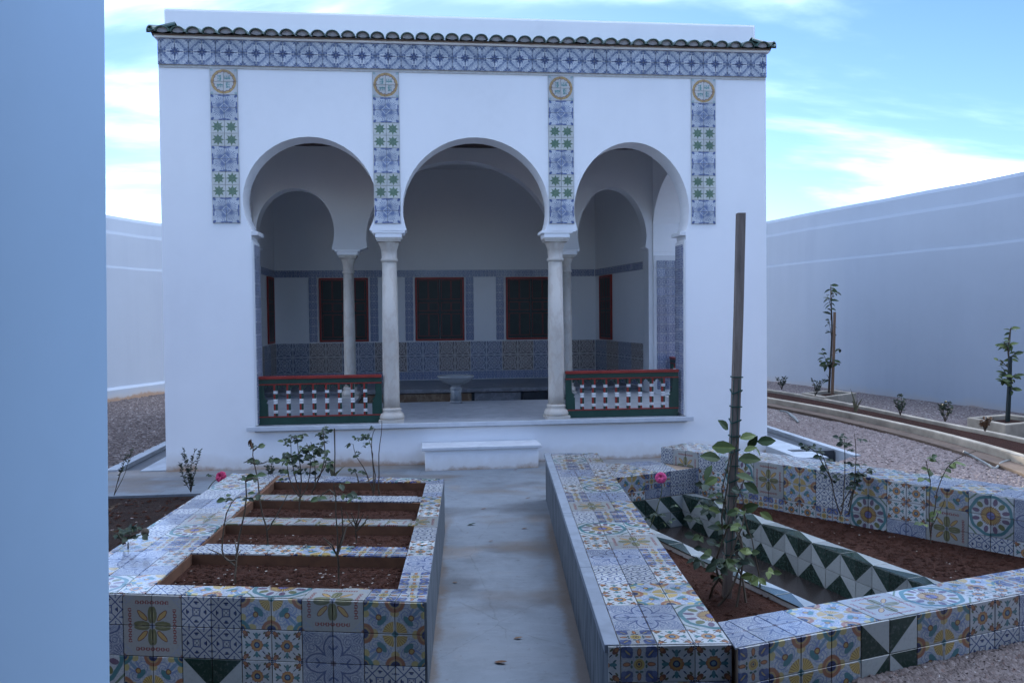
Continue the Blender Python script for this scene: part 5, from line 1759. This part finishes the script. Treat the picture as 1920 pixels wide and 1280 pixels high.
# shrubs of the right garden
for lab, bx, by, Y, tips, sd in (('low grey green shrub in the trough nearest the pavilion corner', 1466, 730, 14.2, [(1456, 708), (1463, 712), (1470, 707), (1474, 709)], 41),
                                 ('thin twiggy shrub in front of the first tree box', 1528, 742, 13.4, [(1524, 712), (1530, 715), (1538, 714), (1545, 712)], 42),
                                 ('small upright grey shrub in the middle of the trough', 1688, 778, 10.9, [(1683, 742), (1690, 740), (1694, 748), (1679, 750)], 44),
                                 ('dense grey green shrub right of the middle of the trough', 1772, 790, 10.0, [(1764, 760), (1772, 752), (1779, 754), (1782, 765), (1768, 758)], 45),
                                 ('brownish twiggy shrub in front of the second tree box', 1847, 808, 9.5, [(1842, 782), (1850, 785), (1858, 786), (1838, 790)], 46)):
    rosemary(lab, (bx, by), Y, tips, sd, 13, .045, 'shrubs along the kerbed trough', .22, (L_ROSM if sd != 46 else L_DRY,), .006, .3)
blades('dry strap-leaved clump leaning over the rear kerb of the trough', 'strap_leaf_plant', (1604, 772), 11.9, [(1594, 728), (1618, 745), (1608, 748), (1598, 750)], 43, .02, L_ALOE)

def young_tree(label, base_px, Y, trunk, zones, seed, stake=None, slab=None, size=.10, mats=(L_ROSE, L_DARK), group='young trees by the garden wall'):
    rr = random.Random(seed)
    b = pp(*base_px, Y)
    t, o = plant('young_tree', label, 'tree', b, group)
    s = smooth(pix(trunk, Y), 3)
    g = MB(); g.tube([p - o for p in s], [.022 - .016 * i / (len(s) - 1) for i in range(len(s))], 6); obj('trunk', g, M_STEM, t, False)
    for x0, y0, x1, y1, n in zones:                     # a twig with leaves
        a, c = pp(x0, y0, Y), pp(x1, y1, Y + rr.uniform(-.2, .2))
        g = MB(); g.tube([a - o, a.lerp(c, .6) - o + Vector((0, 0, .02)), c - o], [.007, .005, .003], 4); obj('branch', g, M_STEM, t, False)
        for k in range(n):
            p = a.lerp(c, rr.uniform(.15, 1))
            an = rr.uniform(0, 2 * PI)
            link('leaf', leaf_of(rr.choice(mats), .26, .3, .3), t, frame(p - o, Vector((math.cos(an), math.sin(an) * .6, rr.uniform(-.5, .6))), Vector((0, -.7, .8)), s=size * rr.uniform(.7, 1.25), roll=rr.uniform(-.5, .5)))
    if stake:
        p, q = pp(*stake[0], Y - .05), pp(*stake[1], Y - .05)
        k = thing('stake', slab, 'stake', p, 0, None)
        g = MB(); g.tube([Vector((0, 0, -.1)), (q - p) * .5 + Vector((.008, 0, 0)), q - p], [.030, .028, .026], 4, 0, False); obj('timber', g, stake[2], k, True)
young_tree('slender young tree tied to a tall brown stake beside the pavilion corner', (1555, 734), 15.4, [(1554, 736), (1556, 700), (1560, 620), (1558, 560), (1558, 533)],
           [(1558, 600, 1558, 535, 16), (1560, 640, 1554, 600, 7), (1558, 700, 1540, 655, 12), (1556, 685, 1578, 680, 7), (1558, 690, 1535, 678, 6), (1560, 665, 1575, 652, 3), (1556, 715, 1550, 702, 2), (1559, 560, 1566, 546, 4), (1556, 690, 1548, 682, 5), (1558, 575, 1550, 552, 4)], 51,
           ((1560, 736), (1565, 585), M_STAKE), 'tall brown stake holding the slender young tree', .12)
young_tree('short leafy young tree against the wall at the right edge', (1888, 785), 11.3, [(1888, 786), (1890, 740), (1893, 690), (1890, 650), (1895, 615)],
           [(1892, 660, 1896, 612, 12), (1892, 680, 1904, 660, 9), (1892, 690, 1870, 675, 6), (1891, 715, 1880, 690, 10), (1891, 720, 1905, 700, 12), (1891, 725, 1876, 708, 7), (1891, 735, 1900, 725, 5), (1890, 655, 1880, 640, 6)], 52,
           ((1889, 787), (1894, 668), M_BLACK), 'dark stake holding the short leafy tree', .11, (L_ROSE, L_LIME))

# hoses on the gravel and litter
def hose(label, pts, r):
    s = smooth([at(a, b, .105 + r + h) for a, b, h in pts], 4)
    o_ = s[0].copy()
    g = MB(); g.tube([p - o_ for p in s], r, 6)
    h = obj('hose', g, M_HOSE, None, False); h.location = o_
    tag(h, label, 'hose')
hose('grey hose twisting along the footing of the trough at the right', [(1806, 846, .10), (1830, 858, .04), (1855, 872, .02), (1866, 878, .0), (1880, 866, .03), (1905, 862, .03), (1935, 868, .02)], .014)
hose('short loop of grey hose on the gravel by the pavilion corner', [(1462, 770, .03), (1475, 772, .02), (1490, 782, .0), (1497, 792, .0), (1492, 786, .02), (1480, 776, .03)], .016)
for k, (px, py, z, s, lab) in enumerate(((927, 1240, 0, .07, 'curled brown leaf on the path nearest the camera'), (963, 1196, 0, .05, 'small dark leaf near the middle of the front of the path'), (876, 984, 0, .075, 'long dark leaf lying left of the middle of the path'), (978, 991, 0, .05, 'dark leaf lying right of the middle of the path'), (916, 1014, 0, .04, 'small brown leaf by the stained band of the path'), (902, 954, 0, .05, 'dark leaf on the path close to the left planter top'), (985, 934, 0, .05, 'dark leaf on the far right part of the path'), (963, 881, 0, .05, 'dark leaf at the foot of the masonry step'), (848, 1091, 0, .04, 'tiny dark leaf beside the left planter wall'), (392, 995, T0, .06, 'green leaf lying on the tiles of the left planter'), (787, 1020, T0, .05, 'pale torn scrap on the right rim of the left planter'))):
    p = at(px, py, z + .004)
    m = [L_DRY, L_DRY, L_DARK, L_DRY, L_DRY, L_DRY, L_DRY, L_DRY, L_DRY, L_DARK, L_ROSM][k]
    o_ = link('fallen_leaf', leaf_mesh('fallen_leaf', .26, M_WHITE if k == 10 else m, .25, -.12), None, frame(p, Vector((1, R.uniform(-.6, .6), .05)), s=s))
    tag(o_, lab, 'leaf')
def crumbs(poly, z, n, seed, mat, name='stone_chips'):
    return pebbles(name, poly, z, n, .003, .010, mat, seed)
M_CHIP = m_simple('pale_chips', (.26, .23, .20), .8, .4, 50)
crumbs([(-1.79, 4.11), (-.58, 4.0), (-.61, 4.5), (-1.82, 4.62)], T0 - .065, 110, 61, M_CHIP)
crumbs([(-1.84, 4.85), (-.61, 4.73), (-.63, 5.2), (-1.87, 5.29)], T0 - .065, 40, 62, M_CHIP)
crumbs([(-1.89, 5.5), (-.64, 5.4), (-.66, 5.85), (-1.9, 5.98)], T0 - .065, 30, 63, M_CHIP)
crumbs([zg(.5, .14), rd(1.5, -.05), rd(4.0, -.05), zg(3.5, .14)], .035, 40, 64, M_CHIP)

# clods on the soil of the troughs and beds
crumbs2 = lambda poly, z, n, seed, a, b: pebbles('soil_clods', poly, z, n, a, b, M_SOIL, seed)
for k, q in enumerate((B1, B2, B3, B4)):
    crumbs2([(q[3][0] + .02, q[3][1] + .01), (q[2][0] - .02, q[2][1] + .01), (q[1][0] - .02, q[1][1] - .01), (q[0][0] + .02, q[0][1] - .01)], T0 - .066, (900, 600, 450, 350)[k], 70 + k, .005, .020)
crumbs2([(.90, 3.7), dv(3.0, .0), dv(.4, .0)], .021, 500, 75, .006, .022)
crumbs2([zg(.5, .14), rd(1.2, -.03), rd(4.2, -.03), zg(3.6, .14)], .034, 1400, 76, .006, .024)
crumbs2([(-5.0, 4.5), (-2.45, 4.5), (-2.45, 8.3), (-5.5, 8.0)], -.023, 900, 77, .008, .030)
